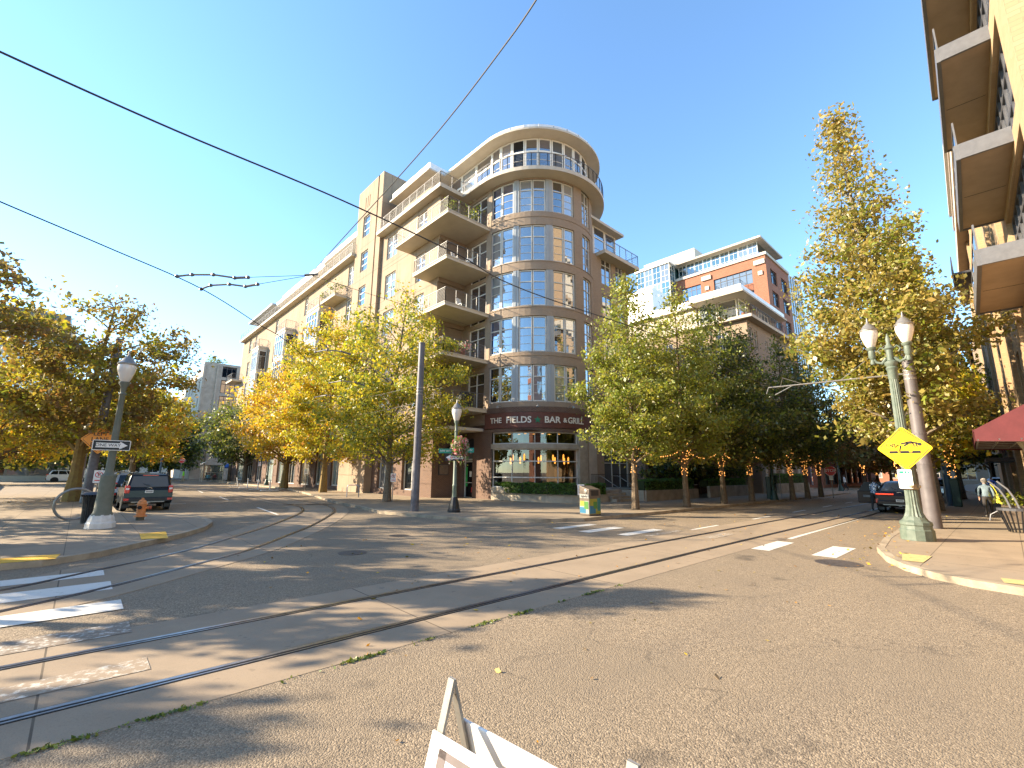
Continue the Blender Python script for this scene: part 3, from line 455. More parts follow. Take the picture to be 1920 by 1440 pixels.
for i in range(12):
    a0=176+i*13; window(B,TP,(A(a0,PR)+.02,A(a0+13,PR)-.02,23.86,27.05),1,(.66,),WHITE,[GL,GLB,GLD][i%3],.02,.09,3,.14,name='penthouse_window',bars=2)
FPH=fx(C[0]-PR)
for i in range(6): y0=24.8+i*2.0; window(B,FPH,(y0+.02,y0+1.98,23.86,27.05),1,(.66,),WHITE,[GL,GLBL,GLB][i%3],.02,.09,1,.14,name='penthouse_window',bars=2)
mb=MB(); mb.prism(stadium(5.55,30.2),27.08,27.24,SOFF,CREAM); mb.prism(stadium(5.35,30.2),27.24,27.6,WMET); 
for a in range(180,330,12): x,y=C[0]+5.36*math.cos(rad(a)),C[1]+5.36*math.sin(rad(a)); mb.box(x-.02,x+.02,y-.02,y+.02,27.24,27.6,GPAN)
mb.build('tower_roof',B,True)
mb=MB(); mb.box(18.4,26,30.2,36.6,27.25,27.95,WMET); mb.box(18.2,26,30.0,36.8,27.1,27.25,CREAM); mb.box(19.2,26,31.2,37.3,23.8,27.1,TAN); mb.build('penthouse_block',B)
# long left penthouse with flat white roof
FQ=fx(20.2); qops=[(44+2.6*i,46.2+2.6*i,24,26.5) for i in range(4)]+[(56.5+6*i,57.8+6*i,24.2,26.2) for i in range(3)]+[(76+2.6*i,78.4+2.6*i,24,26.7) for i in range(4)]
mb=MB(); mb.wall(FQ,43,86,23.82,27.0,qops,TAN,.15); mb.face([(20.2,86,23.8),(28,86,23.8),(28,86,27),(20.2,86,27)],TAN); mb.build('penthouse_wall',B)
for i,o in enumerate(qops): window(B,FQ,o,2,(.7,),WHITE,[GL,GLB][i%2],.1,.07,name='penthouse_window')
mb=MB(); mb.box(18.6,28,43,54.5,27.0,27.55,WMET); mb.box(18.9,28,54.5,74,26.85,27.35,WMET); mb.box(18.3,28,74,87.5,27.0,27.3,GPAN); mb.box(19.2,28,46,72,27.35,28.1,WMET); mb.build('penthouse_roof',B)
# recessed balcony + glazed bays on the long left facade
for y0,y1,zt in ((49.0,52.6,19.6),(60.4,64.2,19.6),(72.4,75.6,19.6)):
    mb=MB(); mb.box(16.72,18.0,y0-.08,y1+.08,zt,zt+.25,CREAM); mb.box(16.8,18.02,y0,y1,5.2,zt,CREAM); bay=mb.build('glazed_bay',B)
    FB=fx(16.8); FS=fy(y0)
    for z in (6.0,9.4,12.8,16.2): window(bay,FB,(y0+.1,y1-.1,z,z+3.05),4,(.72,),WHITE,[GL,GLB][int(z)%2],-.02,.09,name='bay_window'); window(bay,FS,(16.9,17.9,z+.1,z+2.95),1,(.72,),FRAME,GLD,-.02,.09,name='bay_window')
    railing(bay,[(17.95,y0),(16.78,y0),(16.78,y1),(17.95,y1)],zt+.25,step=.9,name='bay_railing')
balcony(16.7,18.0,44.6,48.4,19.6,[(17.95,44.65),(16.76,44.65),(16.76,48.35),(17.95,48.35)],step=.8); 
for z in (16.5,9.7): balcony(16.5,18.2,86,90.2,z,[(18.1,86.05),(16.56,86.05),(16.56,90.15),(18.1,90.15)],step=.8)
pot(17.2,45.4,19.86,1.4,'bushy potted plant on the balcony left of the tall pillar',6,240,.45); pot(17.1,48.0,19.86,.8,'small leafy plant at the far end of the balcony left of the pillar',7)
# ground floor: brown brick piers and shop windows on the left street
FG=fx(18.35); gops=[]; y=29.2
gops=[(29.9,32.2,.55,3.9),(33.6,36.2,.55,3.9),(43.2,46.2,.5,4.0),(47.6,50.4,.5,4.0),(52,55,.4,4.0),(56.6,59.4,.4,4.0),(61,63.4,.4,4.0),(65,68,.4,4.0),(70,73,.4,4.0),(75,78,.4,4.0),(80,84,.4,4.0)]
mb=MB(); mb.wall(FG,28.0,88,0,5.2,gops,DBR,.35); mb.wall(fy(28.0),18.35,20.6,0,5.2,[],DBR); mb.face([(17.9,28,5.2),(18.4,28,5.2),(18.4,88,5.2),(17.9,88,5.2)],CONC); mb.build('ground_floor_wall',B)
mb=MB(); mb.sbox(FG,29.6,36.6,-.06,.1,4.05,4.3,CONC); mb.sbox(FG,43,87,-.06,.1,4.1,4.35,CONC); mb.build('concrete_lintel',B)
for i,o in enumerate(gops): window(B,FG,o,3 if o[1]-o[0]>2.4 else 2,(),FRAME,GLF if i%4 in (2,3) else GLD,.28,.09,name='shop_window')
# plaque on the brick wall beside the door
mb=MB(); mb.box(18.9,19.75,27.93,28.0,1.7,2.5,DSTEEL); mb.box(18.96,19.69,27.91,27.93,1.76,2.44,mat('bronze_plaque',(.16,.12,.09),.5,.2,6)); o=mb.build('wall_plaque',B)
# entrance door
FD=fx(20.6); mb=MB(); mb.wall(FD,24.6,28.0,0,5.2,[(26.2,27.55,.05,3.9)],DBR,.5); mb.build('door_wall',B)
d=window(B,FD,(26.2,27.55,.05,2.75),1,(.42,),FRAME,GLD,.4,.1,name='entrance_door'); mb=MB(); mb.sbox(FD,27.25,27.45,.37,.39,.9,2.3,mat('green_decal',(.05,.4,.1),.5)); mb.sbox(FD,26.75,26.98,.36,.38,1.6,2.0,SWH); mb.sbox(FD,26.55,26.75,.36,.38,.5,.85,RED); mb.build('door_notice',d); mb=MB(); mb.tube([(20.9,26.42,1.0),(20.9,26.42,1.6)],.02,STEEL); mb.build('handle',d)
window(B,FD,(26.2,27.55,2.8,3.9),1,(),FRAME,GLD,.4,.1,name='transom_window')
mb=MB(); mb.hexa([(19.2,26.1,3.6),(20.6,26.1,3.6),(20.6,27.6,3.6),(19.2,27.6,3.6),(20.4,26.1,4.3),(20.6,26.1,4.3),(20.6,27.6,4.3),(20.4,27.6,4.3)],BLACK); mb.build('door_awning',B)
# restaurant corner
mb=MB(); mb.wall(T,A(150),A(186),0,4.85,[],DBR,ds=.42); mb.wall(T,A(150),A(300),5.95,6.32,[],DBR,ds=.42,d0=-.04); mb.wall(T,A(150),A(300),4.62,4.86,[],DBR,ds=.42,d0=-.05); mb.build('brick_base',B)
mb=MB(); mb.sbox(T,A(262),A(272),-.12,.4,0,4.85,CONC,5); mb.sbox(T,A(275),A(292),-.02,.4,0,4.85,GREYC,5); mb.sbox(T,A(186),A(262),-.1,.25,3.5,3.82,CONC,22); mb.sbox(T,A(186),A(262),-.02,.3,0,.95,CONC,22); mb.build('concrete_frame',B)
sw=[]
for z0,z1 in ((.95,3.5),(3.82,4.62)):
    f=MB(); f.sbox(T,A(186),A(262),.1,.2,z0,z0+.07,FRAME,22); f.sbox(T,A(186),A(262),.1,.2,z1-.07,z1,FRAME,22)
    for a in (186.5,205,224,243,261.5): f.sbox(T,A(a)-.02,A(a)+.02,.1,.2,z0,z1,FRAME)
    if z1<3.6:
        for z in (1.62,2.68): f.sbox(T,A(186),A(262),.08,.2,z-.035,z+.035,FRAME,22)
    o=f.build('shop_window',B); p=MB(); p.wall(T,A(186),A(262),z0,z1,[],GLC,ds=.42,d0=.17); p.build('pane',o)
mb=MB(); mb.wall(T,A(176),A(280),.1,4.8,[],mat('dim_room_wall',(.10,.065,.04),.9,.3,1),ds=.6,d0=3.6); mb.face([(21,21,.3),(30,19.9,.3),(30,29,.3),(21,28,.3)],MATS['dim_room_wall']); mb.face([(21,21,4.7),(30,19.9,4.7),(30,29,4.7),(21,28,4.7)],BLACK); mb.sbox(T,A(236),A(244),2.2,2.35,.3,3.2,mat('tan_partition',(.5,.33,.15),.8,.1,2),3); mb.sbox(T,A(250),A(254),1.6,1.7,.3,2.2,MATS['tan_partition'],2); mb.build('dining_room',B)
for i,(a,dd,z) in enumerate([(196,1.2,2.75),(201,.9,2.95),(206,1.5,2.8),(213,1.0,3.0),(228,1.3,2.8),(230,.9,2.9),(243,1.0,2.95),(248,1.4,2.8),(255,.9,2.75),(257.5,1.2,3.0),(259,.8,2.8)]):
    p=T(A(a),dd,z); mb=MB(); mb.lathe(p,[(.04,-.25),(.055,-.2),(.055,.12),(.02,.2)],AMBER,8); mb.tube([p+Vector((0,0,.2)),p+Vector((0,0,4.6-z))],.008,BLACK,4); tag(mb.build('pendant_lamp',B),None or '','') if False else mb.build('pendant_lamp',B)
for i in range(7):
    p=T(A(196+i*9),1.0+.4*(i%2),4.55); mb=MB(); mb.lathe(p,[(.09,0),(.09,.03)],BULB,10); mb.build('ceiling_spotlight',B)
# restaurant sign
mb=MB(); mb.sbox(T,A(178),A(288),-.10,0,4.88,5.93,SBROWN,36); sg=mb.build('restaurant_sign',B)
def arcwarp(a0): return lambda x,y,z: T(A(a0)+x,-.125-z,5.4+y)
CRM=mat('cream_lettering',(.72,.66,.55),.5,.03,5)
def arctext(s,a,size,bold=.012,sx=1): text(s,size,CRM,sg,(0,0,0),(1,0,0),(0,0,1),warp=arcwarp(a),bold=bold,sx=sx,ext=.012)
arctext('THE',191,.52,.008,1.0); arctext('FIELDS',211.0,.60,.012,1.0); arctext('BAR',238.0,.60,.012,1.0); arctext('&',248.6,.42,.008); arctext('GRILL',259.0,.58,.01,.9)
mb=MB(); P=[]
for i in range(10): a=PI/2+2*PI*i/10; rr=.26 if i%2==0 else .11; P.append(T(A(226.3)+rr*math.cos(a),-.12,5.4+rr*math.sin(a)))
for q in P: q.x+=0
c=T(A(226.3),-.13,5.4)
for i in range(10): mb.face([c,P[i],P[(i+1)%10]],mat('star_green',(.01,.16,.07),.5))
mb.build('star_emblem',sg)
for a in (197,226,252):
    mb=MB(); p=T(A(a),-.02,6.25); q=T(A(a),-.75,6.3); mb.tube([p,T(A(a),-.4,6.42),q],.02,STEEL,6); mb.lathe(q-Vector((0,0,.12)),[(.11,0),(.09,.1),(.02,.16)],STEEL,10); mb.build('sign_lamp',B)
# right wing along the right street
FW2=fy(20.2); wops=[]
for z0,z1 in ROWS[1:]: wops+=[(27.9,28.0,z0,z1)] if False else [(28.6,30.0,z0-.05,z1-.3),(30.6,31.7,z0-.05,z1-.3)]
mb=MB(); mb.wall(FW2,25.3,32.2,0,19.1,wops+[(28.2,31.4,.8,3.9)],TANB,.2); mb.face([(32.2,20.2,0),(32.2,60,0),(32.2,60,19.1),(32.2,20.2,19.1)],TANB); mb.build('wing_wall',B)
for i,o in enumerate(wops): window(B,FW2,o,2,(.66,),FRAME,[GL,GLB][i%2],.14,.07,bars=1)
window(B,FW2,(28.2,31.4,.8,3.9),3,(.6,),FRAME,GLD,.14,.09,name='shop_window')
mb=MB(); mb.box(28,32.95,19.35,30,19.02,19.32,CREAM); mb.build('wing_terrace_slab',B); railing(B,[(28.3,19.42),(32.88,19.42),(32.88,29)],19.32,step=1.0,bars=6,name='terrace_railing')
FW3=fy(20.9)
for i in range(3): window(B,FW3,(27.0+1.6*i,28.55+1.6*i,19.34,22.2),1,(.66,),WHITE,GLB,.02,.08,name='penthouse_window',bars=1)
mb=MB(); mb.box(29.6,31.6,21.0,29,19.3,22.2,TAN); mb.box(26.5,32.1,20.2,29,22.2,22.42,CREAM); mb.box(26.5,31.4,20.8,29,22.42,22.9,WMET); mb.build('wing_roof',B)
# hidden bulk that closes the building and throws its shadow
mb=MB(); mb.box(22.2,32.0,27.8,60,5.0,23.4,TAN); mb.box(22.5,28,30,86,23.4,27.0,TAN); mb.box(20.6,32.1,60,87.9,.2,23.4,TAN); mb.box(C[0]-2.5,C[0]+2.5,C[1]-2.5,C[1]+4,6.4,27,TAN); mb.build('inner_wall',B)
# ---------------------------------------------------------------- east wing
E_=thing('apartment_building','sandy brick apartment block with white penthouse and roof terrace behind the street trees','building')
XE,YE=47.3,16.0; FE=fx(XE); FE2=fy(YE)
o1=[(y,y+1.2,z,z+2.0) for y in (18,20.5,24,28) for z in (4.2,7.6,11,14.4)]; o2=[(x,x+.75,z,z+2.2) for x in (47.9,49.2) for z in (4.2,7.6,11,14.4)]+[(x,x+.7,z+.3,z+1.6) for x in (52.2,55,57.5) for z in (4.2,7.6,11,14.4)]
mb=MB(); mb.wall(FE,YE,40,0,17.4,o1,TANB,.2); mb.wall(FE2,XE,60,0,17.4,o2,TANB,.2); mb.face([(60,16,0),(60,40,0),(60,40,17.4),(60,16,17.4)],TANB); mb.build('brick_wall',E_)
for i,o in enumerate(o1): window(E_,FE,o,2,(.6,),FRAME,[GL,GLB][i%2],.14,.07)
for i,o in enumerate(o2): window(E_,FE2,o,1,(.6,),FRAME,[GL,GLD][i%2],.14,.07)
mb=MB(); mb.box(XE-.6,60.4,YE-.7,22.2,17.35,17.65,CREAM); mb.box(XE-.3,60.4,22.2,40,17.35,17.6,CREAM); mb.build('terrace_slab',E_); railing(E_,[(XE-.5,22.2),(XE-.5,YE-.6),(60.3,YE-.6)],17.65,step=.9,bars=6,name='terrace_railing',M=DSTEEL)
FE3=fx(XE+.9); FE4=fy(YE+1.0)
for i in range(2): window(E_,FE3,(YE+1.1+2.1*i,YE+3.1+2.1*i,17.68,20.1),1,(.62,),WHITE,GLBL,.02,.12,name='penthouse_window')
window(E_,FE4,(XE+1.0,XE+3.0,17.68,20.1),1,(.62,),WHITE,GLBL,.02,.12,name='penthouse_window'); window(E_,FE4,(54,57.2,17.68,20.1),3,(.62,),WHITE,GLB,.02,.1,name='penthouse_window')
mb=MB(); mb.box(XE+.7,60,21.4,40,17.6,20.1,CREAM); mb.box(XE+3.1,60,YE+1.1,22,17.6,20.1,TAN); mb.build('penthouse_wall',E_)
mb=MB(); mb.box(XE-.9,60.2,YE-.2,21.6,20.1,20.3,CREAM); mb.box(XE-.7,60,YE,21.4,20.3,20.95,WMET); mb.box(XE+.2,60,21.4,40,20.1,20.9,WMET); mb.box(XE+.3,52,26.4,33.5,20.9,24.0,WMET)
for i in range(8): mb.box(XE+.27,XE+.3,26.4,33.5,21.2+.35*i,21.23+.35*i,GPAN)
mb.build('white_roof',E_)
mb=MB()
for x in (47.6,49.9,52.3,55,57.6): mb.box(x,x+.55,YE-.35,YE,0,3.9,CREAM)
mb.box(47.3,60,YE-.4,YE,3.9,4.15,CREAM); mb.build('stone_pilaster',E_)
for x,lab in ((47.2,'leafy potted plant on the roof terrace corner of the sandy block'),(46.95,'second potted plant left of the terrace corner on the sandy block')): pot(x,YE+.2+(47.2-x)*9,17.66,1.3,lab,int(x*10),160,.4)
# ---------------------------------------------------------------- red brick building
K=thing('brick_building','tall red brick building with green glass bay and glazed top floor','building'); XK,YK=80.0,23.2; FK=fx(XK); FK2=fy(YK)
o1=[]; 
for z in (14,18,22,26,30,34): o1+=[(25.4,32.0,z,z+2.6),(34.4,38.2,z,z+2.6)]
o2=[(x,x+3.2,z,z+2.6) for x in (82,87.5) for z in (14,18,22,26,30,34)]
mb=MB(); mb.wall(FK,YK,39.2,0,38.4,o1,RBR,.3); mb.wall(FK2,XK,92,0,38.4,o2,RBR,.3); mb.box(XK,92,39.2,50,0,38,RBR); mb.build('brick_wall',K)
for i,o in enumerate(o1): window(K,FK,o,6 if o[1]-o[0]>5 else 4,(.7,),DSTEEL,[GLG,GL][i%2],.25,.12,mw=.1)
for i,o in enumerate(o2): window(K,FK2,o,3,(.7,),DSTEEL,GLD,.25,.12,mw=.1)
mb=MB(); mb.box(XK-.25,92,YK-.25,39.2,38.4,38.9,CREAM); 
for y in (23.3,32.4): mb.box(XK-.3,XK,y,y+1.7,36.9,37.7,CREAM); mb.box(XK-.2,XK,y+.5,y+1.2,35.0,35.7,CREAM)
mb.build('stone_trim',K)
FK3=fx(XK+1.6)
for i in range(9): window(K,FK3,(YK+1.5+i*1.62,YK+3.1+i*1.62,38.9,42.0),2,(.35,.7),FRAME,GLG,.02,.1,name='curtain_window')
mb=MB(); mb.box(XK+1.8,92,YK+1.6,39,38.5,42,GLG); mb.box(XK+.3,92,YK+.5,39.2,42,42.35,GREYC); mb.box(XK+2,92,36,47,42.6,45.2,CREAM); mb.build('top_floor',K)
FK4=fx(XK-2); FK5=fy(39.4)
for i in range(4):
    for j in range(4): window(K,FK4,(39.45+i*1.75,41.15+i*1.75,27.5+j*3.6,31.05+j*3.6),2,(.33,.66),FRAME,GLG,.02,.08,name='curtain_window')
for j in range(4): window(K,FK5,(XK-2,XK,27.5+j*3.6,31.05+j*3.6),2,(.33,.66),FRAME,GLG,.02,.08,name='curtain_window')
mb=MB(); mb.box(XK-2,XK+8,39.5,46.5,0,27.5,RBR); mb.box(XK-1.9,XK+8,39.6,46.5,27.5,41.8,GLG); mb.box(XK-2.3,XK+8,39.2,46.8,41.9,42.3,WMET); mb.build('glass_bay',K)
for y0,y1,z in ((27.0,31.0,33.6),(34.6,37.6,29.6),(26,29.5,29.6)):
    mb=MB(); mb.box(XK-1.6,XK,y0,y1,z-.25,z,CONC); o=mb.build('balcony',K); railing(o,[(XK,y0),(XK-1.55,y0),(XK-1.55,y1),(XK,y1)],z,step=.8,M=DSTEEL)
mb=MB(); mb.box(92.3,104,24,40,0,40,GLB)
for i in range(10): mb.box(92.2,104,23.9,24,4*i,4*i+.2,FRAME)
for i in range(8): mb.box(92.2+1.5*i,92.3+1.5*i,23.88,24,0,40,FRAME)
mb.build('glass_tower',K)
# ---------------------------------------------------------------- low brick shops beyond the cross street
L_=thing('brick_building','low dark brick building with awnings far down the right street','building'); FLb=fy(17); lo=[(74+4*i,77+4*i,.5,3.6) for i in range(8)]
mb=MB(); mb.wall(FLb,73,110,0,8.5,lo+[(74+4*i,77+4*i,5,7.4) for i in range(8)],RBR,.3); mb.wall(fx(73),17,23,0,8.5,[(18.2,21.5,.5,3.6)],RBR,.3); mb.build('brick_wall',L_)
for o in lo+[(74+4*i,77+4*i,5,7.4) for i in range(8)]: window(L_,FLb,o,3,(.6,),DSTEEL,GLD,.25,.1)
for i in range(5): mb=MB(); mb.hexa([(73.6+4*i,15.8,2.9),(77.4+4*i,15.8,2.9),(77.4+4*i,17,2.9),(73.6+4*i,17,2.9),(73.6+4*i,16.8,3.9),(77.4+4*i,16.8,3.9),(77.4+4*i,17,3.9),(73.6+4*i,17,3.9)],MAROON); mb.build('awning',L_)
# ---------------------------------------------------------------- right building
RB=thing('apartment_building','sandy brick building on the right edge with dark framed balconies','building'); WA=.038; RP=(10.0,-1.62); FR=fl(RP,WA); fr2=lambda s,d,z: FR(s,-d,z)
# depth grows away from the street
ro=[]; 
for s in (15.3,17.6,20.0,24.2,26.6,30,32.6,36.5,39,43,46): 
    for z in (4.9,8.2,11.5,14.8): ro.append((s,s+1.15,z,z+2.15))
bay=[(6.2,12.9,z,z+2.75) for z in (8.0,11.3,14.7)]+[(7.2,14.4,18.0,19.5)]; ro=[o for o in ro if True]
mb=MB(); mb.wall(fr2,3.5,52,4.3,19.6,ro+bay,YBR,.32); 
for s in (14.2,19.2,23.4,29.2,34.8,41.6): mb.sbox(fr2,s,s+.6,-.14,0,4.3,18.6,YBR)
mb.build('brick_wall',RB)
for i,o in enumerate(ro): window(RB,fr2,o,2,(.6,),DSTEEL,[GLD,GL][i%2],.27,.07)
for o in bay: window(RB,fr2,o,8,(.4,.75),DSTEEL,GL,.2,.1,mw=.12)
SOFB=mat('bronze_soffit',(.30,.22,.145),.6,.12,1.5)
for z in (7.75,11.05,14.4,17.75):
    s0,s1=(7.6,13.1) if z<17 else (8.4,14.6)
    mb=MB(); mb.sbox(fr2,s0,s1,-1.05,0,z,z+.18,SOFB); mb.sbox(fr2,s0-.06,s1+.06,-1.15,-1.05,z-.05,z+.42,GMET); mb.sbox(fr2,s1,s1+.08,-1.05,0,z-.05,z+.42,GMET); mb.sbox(fr2,s0-.08,s0,-1.05,0,z-.05,z+.42,GMET); mb.sbox(fr2,(s0+s1)/2-.01,(s0+s1)/2+.01,-1.0,-.05,z-.006,z,BLACK); o=mb.build('balcony',RB)
    mb=MB(); mb.sbox(fr2,s0,s1,-1.1,-1.06,z+1.15,z+1.2,GMET)
    for i in range(5): x=s0+(s1-s0-.04)*i/4; mb.sbox(fr2,x,x+.04,-1.1,-1.06,z+.42,z+1.15,GMET)
    mb.sbox(fr2,s0+.05,s1-.05,-1.085,-1.075,z+.45,z+1.12,GLC); mb.build('railing',o)
mb=MB(); mb.sbox(fr2,3.5,52,-.55,0,18.6,18.85,SOFB); mb.sbox(fr2,3.5,52,-.6,-.55,18.55,19.3,CREAM); mb.sbox(fr2,3.5,52,-.3,0,19.3,19.7,CREAM); mb.build('cornice',RB)
mb=MB()
mb.sbox(fr2,17.5,52,.2,9,19.6,28.0,CREAM); mb.sbox(fr2,3.5,17.5,.1,9,19.6,34,YBR)
for z in (22.8,26.4): mb.sbox(fr2,17.4,52,-.1,.3,z,z+.3,CREAM); mb.sbox(fr2,17.4,52,-.13,-.1,z-.1,z+.42,SOFB)
mb.sbox(fr2,17.2,52,-.25,.3,28,28.4,CREAM); mb.sbox(fr2,3.5,52,.45,9,0,19.6,YBR); mb.build('upper_storeys',RB); mb=MB(); mb.sbox(fr2,3.3,3.5,-.2,9,0,19.5,YBR); mb.build('end_wall',RB)
mb=MB(); mb.sbox(fr2,34.5,38.5,-1.1,0,16.2,16.35,DSTEEL); o=mb.build('balcony',RB); mb=MB()
for z in (16.8,17.2,17.6): mb.sbox(fr2,34.5,38.5,-1.1,-1.06,z,z+.06,DSTEEL)
for s in (34.5,36.5,38.44): mb.sbox(fr2,s,s+.06,-1.1,-1.04,16.3,17.6,DSTEEL)
mb.build('railing',o)
# shop front
so_=[(13.5,17.0,.3,3.6),(18.2,21.6,.3,3.6),(22.8,26.8,.05,3.6),(28.4,32.4,.3,3.6),(34,38,.3,3.6),(40,46,.3,3.6)]
mb=MB(); mb.wall(fr2,3.5,52,0,4.3,so_,YBR,.5,d0=-.2); mb.build('ground_floor_wall',RB)
for o in so_: window(RB,fr2,o,3,(.75,),DSTEEL,GLD,.2,.12,name='shop_window')
mb=MB(); mb.sbox(fr2,27.8,33,-1.3,-.2,2.75,2.95,DSTEEL); mb.build('flat_canopy',RB); mb=MB(); mb.sbox(fr2,29.0,31.6,-.5,-.42,3.1,3.75,BLACK); o=mb.build('hanging_shop_sign',RB)
text('Bistro',.42,MAROON,o,fr2(30.3,-.52,3.42),(math.cos(WA),math.sin(WA),0) if False else (-math.cos(WA),-math.sin(WA),0),(0,0,1))
# maroon awning
W=thing('shop_awning','maroon canvas awning on a steel frame over the right sidewalk','awning'); s0,s1=12.2,20.0; mb=MB()
mb.face([fr2(s0,-1.76,3.5),fr2(s1,-1.76,3.5),fr2(s1,-.2,4.45),fr2(s0,-.2,4.45)],MAROON); mb.face([fr2(s0,-1.77,3.12),fr2(s1,-1.77,3.12),fr2(s1,-1.77,3.5),fr2(s0,-1.77,3.5)],MAROON)
for s in (s0,s1): mb.face([fr2(s,-1.76,3.12),fr2(s,-.2,3.05),fr2(s,-.2,4.45),fr2(s,-1.76,3.5)],MAROON)
mb.sbox(fr2,s0,s1,-1.785,-1.765,3.44,3.52,MAROON); mb.build('canvas',W); mb=MB()
for i in range(6): s=s0+.06+(s1-s0-.12)*i/5; mb.bar(fr2(s,-1.7,3.45),fr2(s,-.2,4.4),.05,.05,STEEL); mb.bar(fr2(s,-1.7,3.16),fr2(s,-.2,3.16),.04,.04,STEEL)
for dd in (-1.7,-1.2,-.7): mb.bar(fr2(s0,dd,3.16),fr2(s1,dd,3.16),.045,.045,STEEL)
mb.build('frame',W)
bn=thing('hanging_banner','beige shop banner with a round emblem under the maroon awning','banner'); mb=MB()
mb.face([fr2(14.0,-1.0,3.68),fr2(14.0,.9,3.68),fr2(14.0,.9,2.5),fr2(14.0,-.45,2.5)],BANNER); mb.build('cloth',bn); mb=MB()
for i in range(20): a,b=2*PI*i/20,2*PI*(i+1)/20; mb.face([fr2(13.985,-.1+.3*math.cos(a),3.2+.3*math.sin(a)),fr2(13.985,-.1+.3*math.cos(b),3.2+.3*math.sin(b)),fr2(13.985,-.1+.26*math.cos(b),3.2+.26*math.sin(b)),fr2(13.985,-.1+.26*math.cos(a),3.2+.26*math.sin(a))],SBK)
for i in range(3): mb.face([fr2(13.985,-.26+.1*i,3.1),fr2(13.985,-.2+.1*i,3.1),fr2(13.985,-.15+.1*i,3.3),fr2(13.985,-.21+.1*i,3.3)],SBK)
mb.build('emblem',bn)
# far right building continuing the street wall
FRB=thing('cream_building','pale plastered building beyond the right hand brick building','building'); fo=[(x,x+1.4,z,z+2) for x in (74,78,82,86,90,95,100) for z in (1.0,5,9,13)]
mb=MB(); fb=lambda s,d,z: Vector((s,1.2-d,z)); mb.wall(fb,72.5,112,0,17,fo,TAN,.2); mb.box(72.5,112,-10,.9,0,16.9,TAN); mb.sbox(fb,72.3,112,-.4,.2,16.6,17.1,CREAM); mb.build('plaster_wall',FRB)
for o in fo: window(FRB,fb,o,2,(.6,),FRAME,GLD,.14,.07)
# ---------------------------------------------------------------- left far buildings
FB_=thing('apartment_building','beige apartment block with tall glazed bays at the far end of the left street','building'); YF=108; FY=fy(YF); fo=[(18.9+3.3*i,21.5+3.3*i,4.2+3.3*j,6.9+3.3*j) for i in range(4) for j in range(6)]; fo2=[(YF+2.5+4*i,YF+3.4+4*i,4.6+3.3*j,6.4+3.3*j) for i in range(5) for j in range(5)]
mb=MB(); mb.wall(FY,15.7,34,0,23,fo,GREYC,.3); mb.wall(fx(15.7),YF,YF+26,0,22,fo2,CREAM,.2); 
for x in (15.6,17.9): mb.box(x,x+.35,YF-.25,YF,0,23,GREYC)
mb.box(15.7,34,YF,YF+.4,23,23.5,GREYC); mb.build('concrete_wall',FB_)
for o in fo: window(FB_,FY,o,3,(.7,),DSTEEL,GL,.22,.12,mw=.1)
for o in fo2: window(FB_,fx(15.7),o,1,(),DSTEEL,GLD,.14,.08)
tag(leaves(np.random.default_rng(8).normal(0,1,(260,3))*[.9,.5,.35]+[17.8,YF+1,24.0],.3,np.random.default_rng(8),'rooftop_shrub',LM['bushy'],None),'small shrub growing on the roof edge of the far beige block','shrub')
PT=thing('office_tower','pale tower with glass curtain wall behind the trees on the left','building'); PX=-24; FPt=fy(130); po=[(PX+1+3.6*i,PX+3.8+3.6*i,21+4.2*j,23.8+4.2*j) for i in range(6) for j in range(2)]
mb=MB(); mb.wall(FPt,PX,-4.5,20,31,po,CREAM,.3); mb.box(PX,-4.5,130.4,150,0,30.9,CREAM); mb.box(PX,-5.5,130.2,150,31,33.5,GMET); mb.build('upper_wall',PT)
for o in po: window(PT,FPt,o,2,(.7,),DSTEEL,GL,.2,.12)
for i in range(6):
    for j in range(3): window(PT,FPt,(PX+3*i+.05,PX+3*i+2.95,8+4*j,11.9+4*j),2,(.5,),FRAME,GLBL,.02,.12,name='curtain_window')
PV=thing('glass_pavilion','low glass fronted pavilion with a lettered canopy beyond the park lawn','building'); fpv=fy(97)
for i in range(5): window(PV,fpv,(-12+2.2*i+.02,-9.8+2.2*i-.02,.9,3.9),1,(),STEEL,GLD,.05,.12,name='glass_panel')
mb=MB(); mb.box(-12,-1,97.3,106,0,8.5,GREYC); mb.box(-12,-1,96.9,97.3,0,.9,CREAM); mb.build('base_wall',PV); mb=MB(); mb.box(-12.5,-.6,95,97.2,3.95,4.15,GREYC); mb.box(-12.5,-.6,94.9,95,3.9,4.75,STEEL); o=mb.build('canopy',PV)
text('ONE LOVE SCHOOL   EAST WEST HEALTH',.62,SBK,o,(-6.5,94.88,4.32),(1,0,0),(0,0,1),sx=.8)
for i in range(3): window(PV,fpv,(-11.5+3.4*i,-8.5+3.4*i,5.2,7.4),2,(),DSTEEL,GLD,.05,.1)
mb=MB(); mb.prism([(-40,44),(-5.0,44),(-6.5,70),(-9,92),(-40,92)],KB,KB+.06,GRASS); struct(mb,'lawn')
mb=MB()
for a,b in (((-4.9,43.5),(-6.4,70)),((-6.4,70),(-8.8,92)),((-40,43.5),(-4.9,43.5))): mb.bar((*a,.42),(*b,.42),.35,.62,CONC)
tag(mb.build('low_garden_wall'),'low concrete wall edging the park lawn on the left','wall')

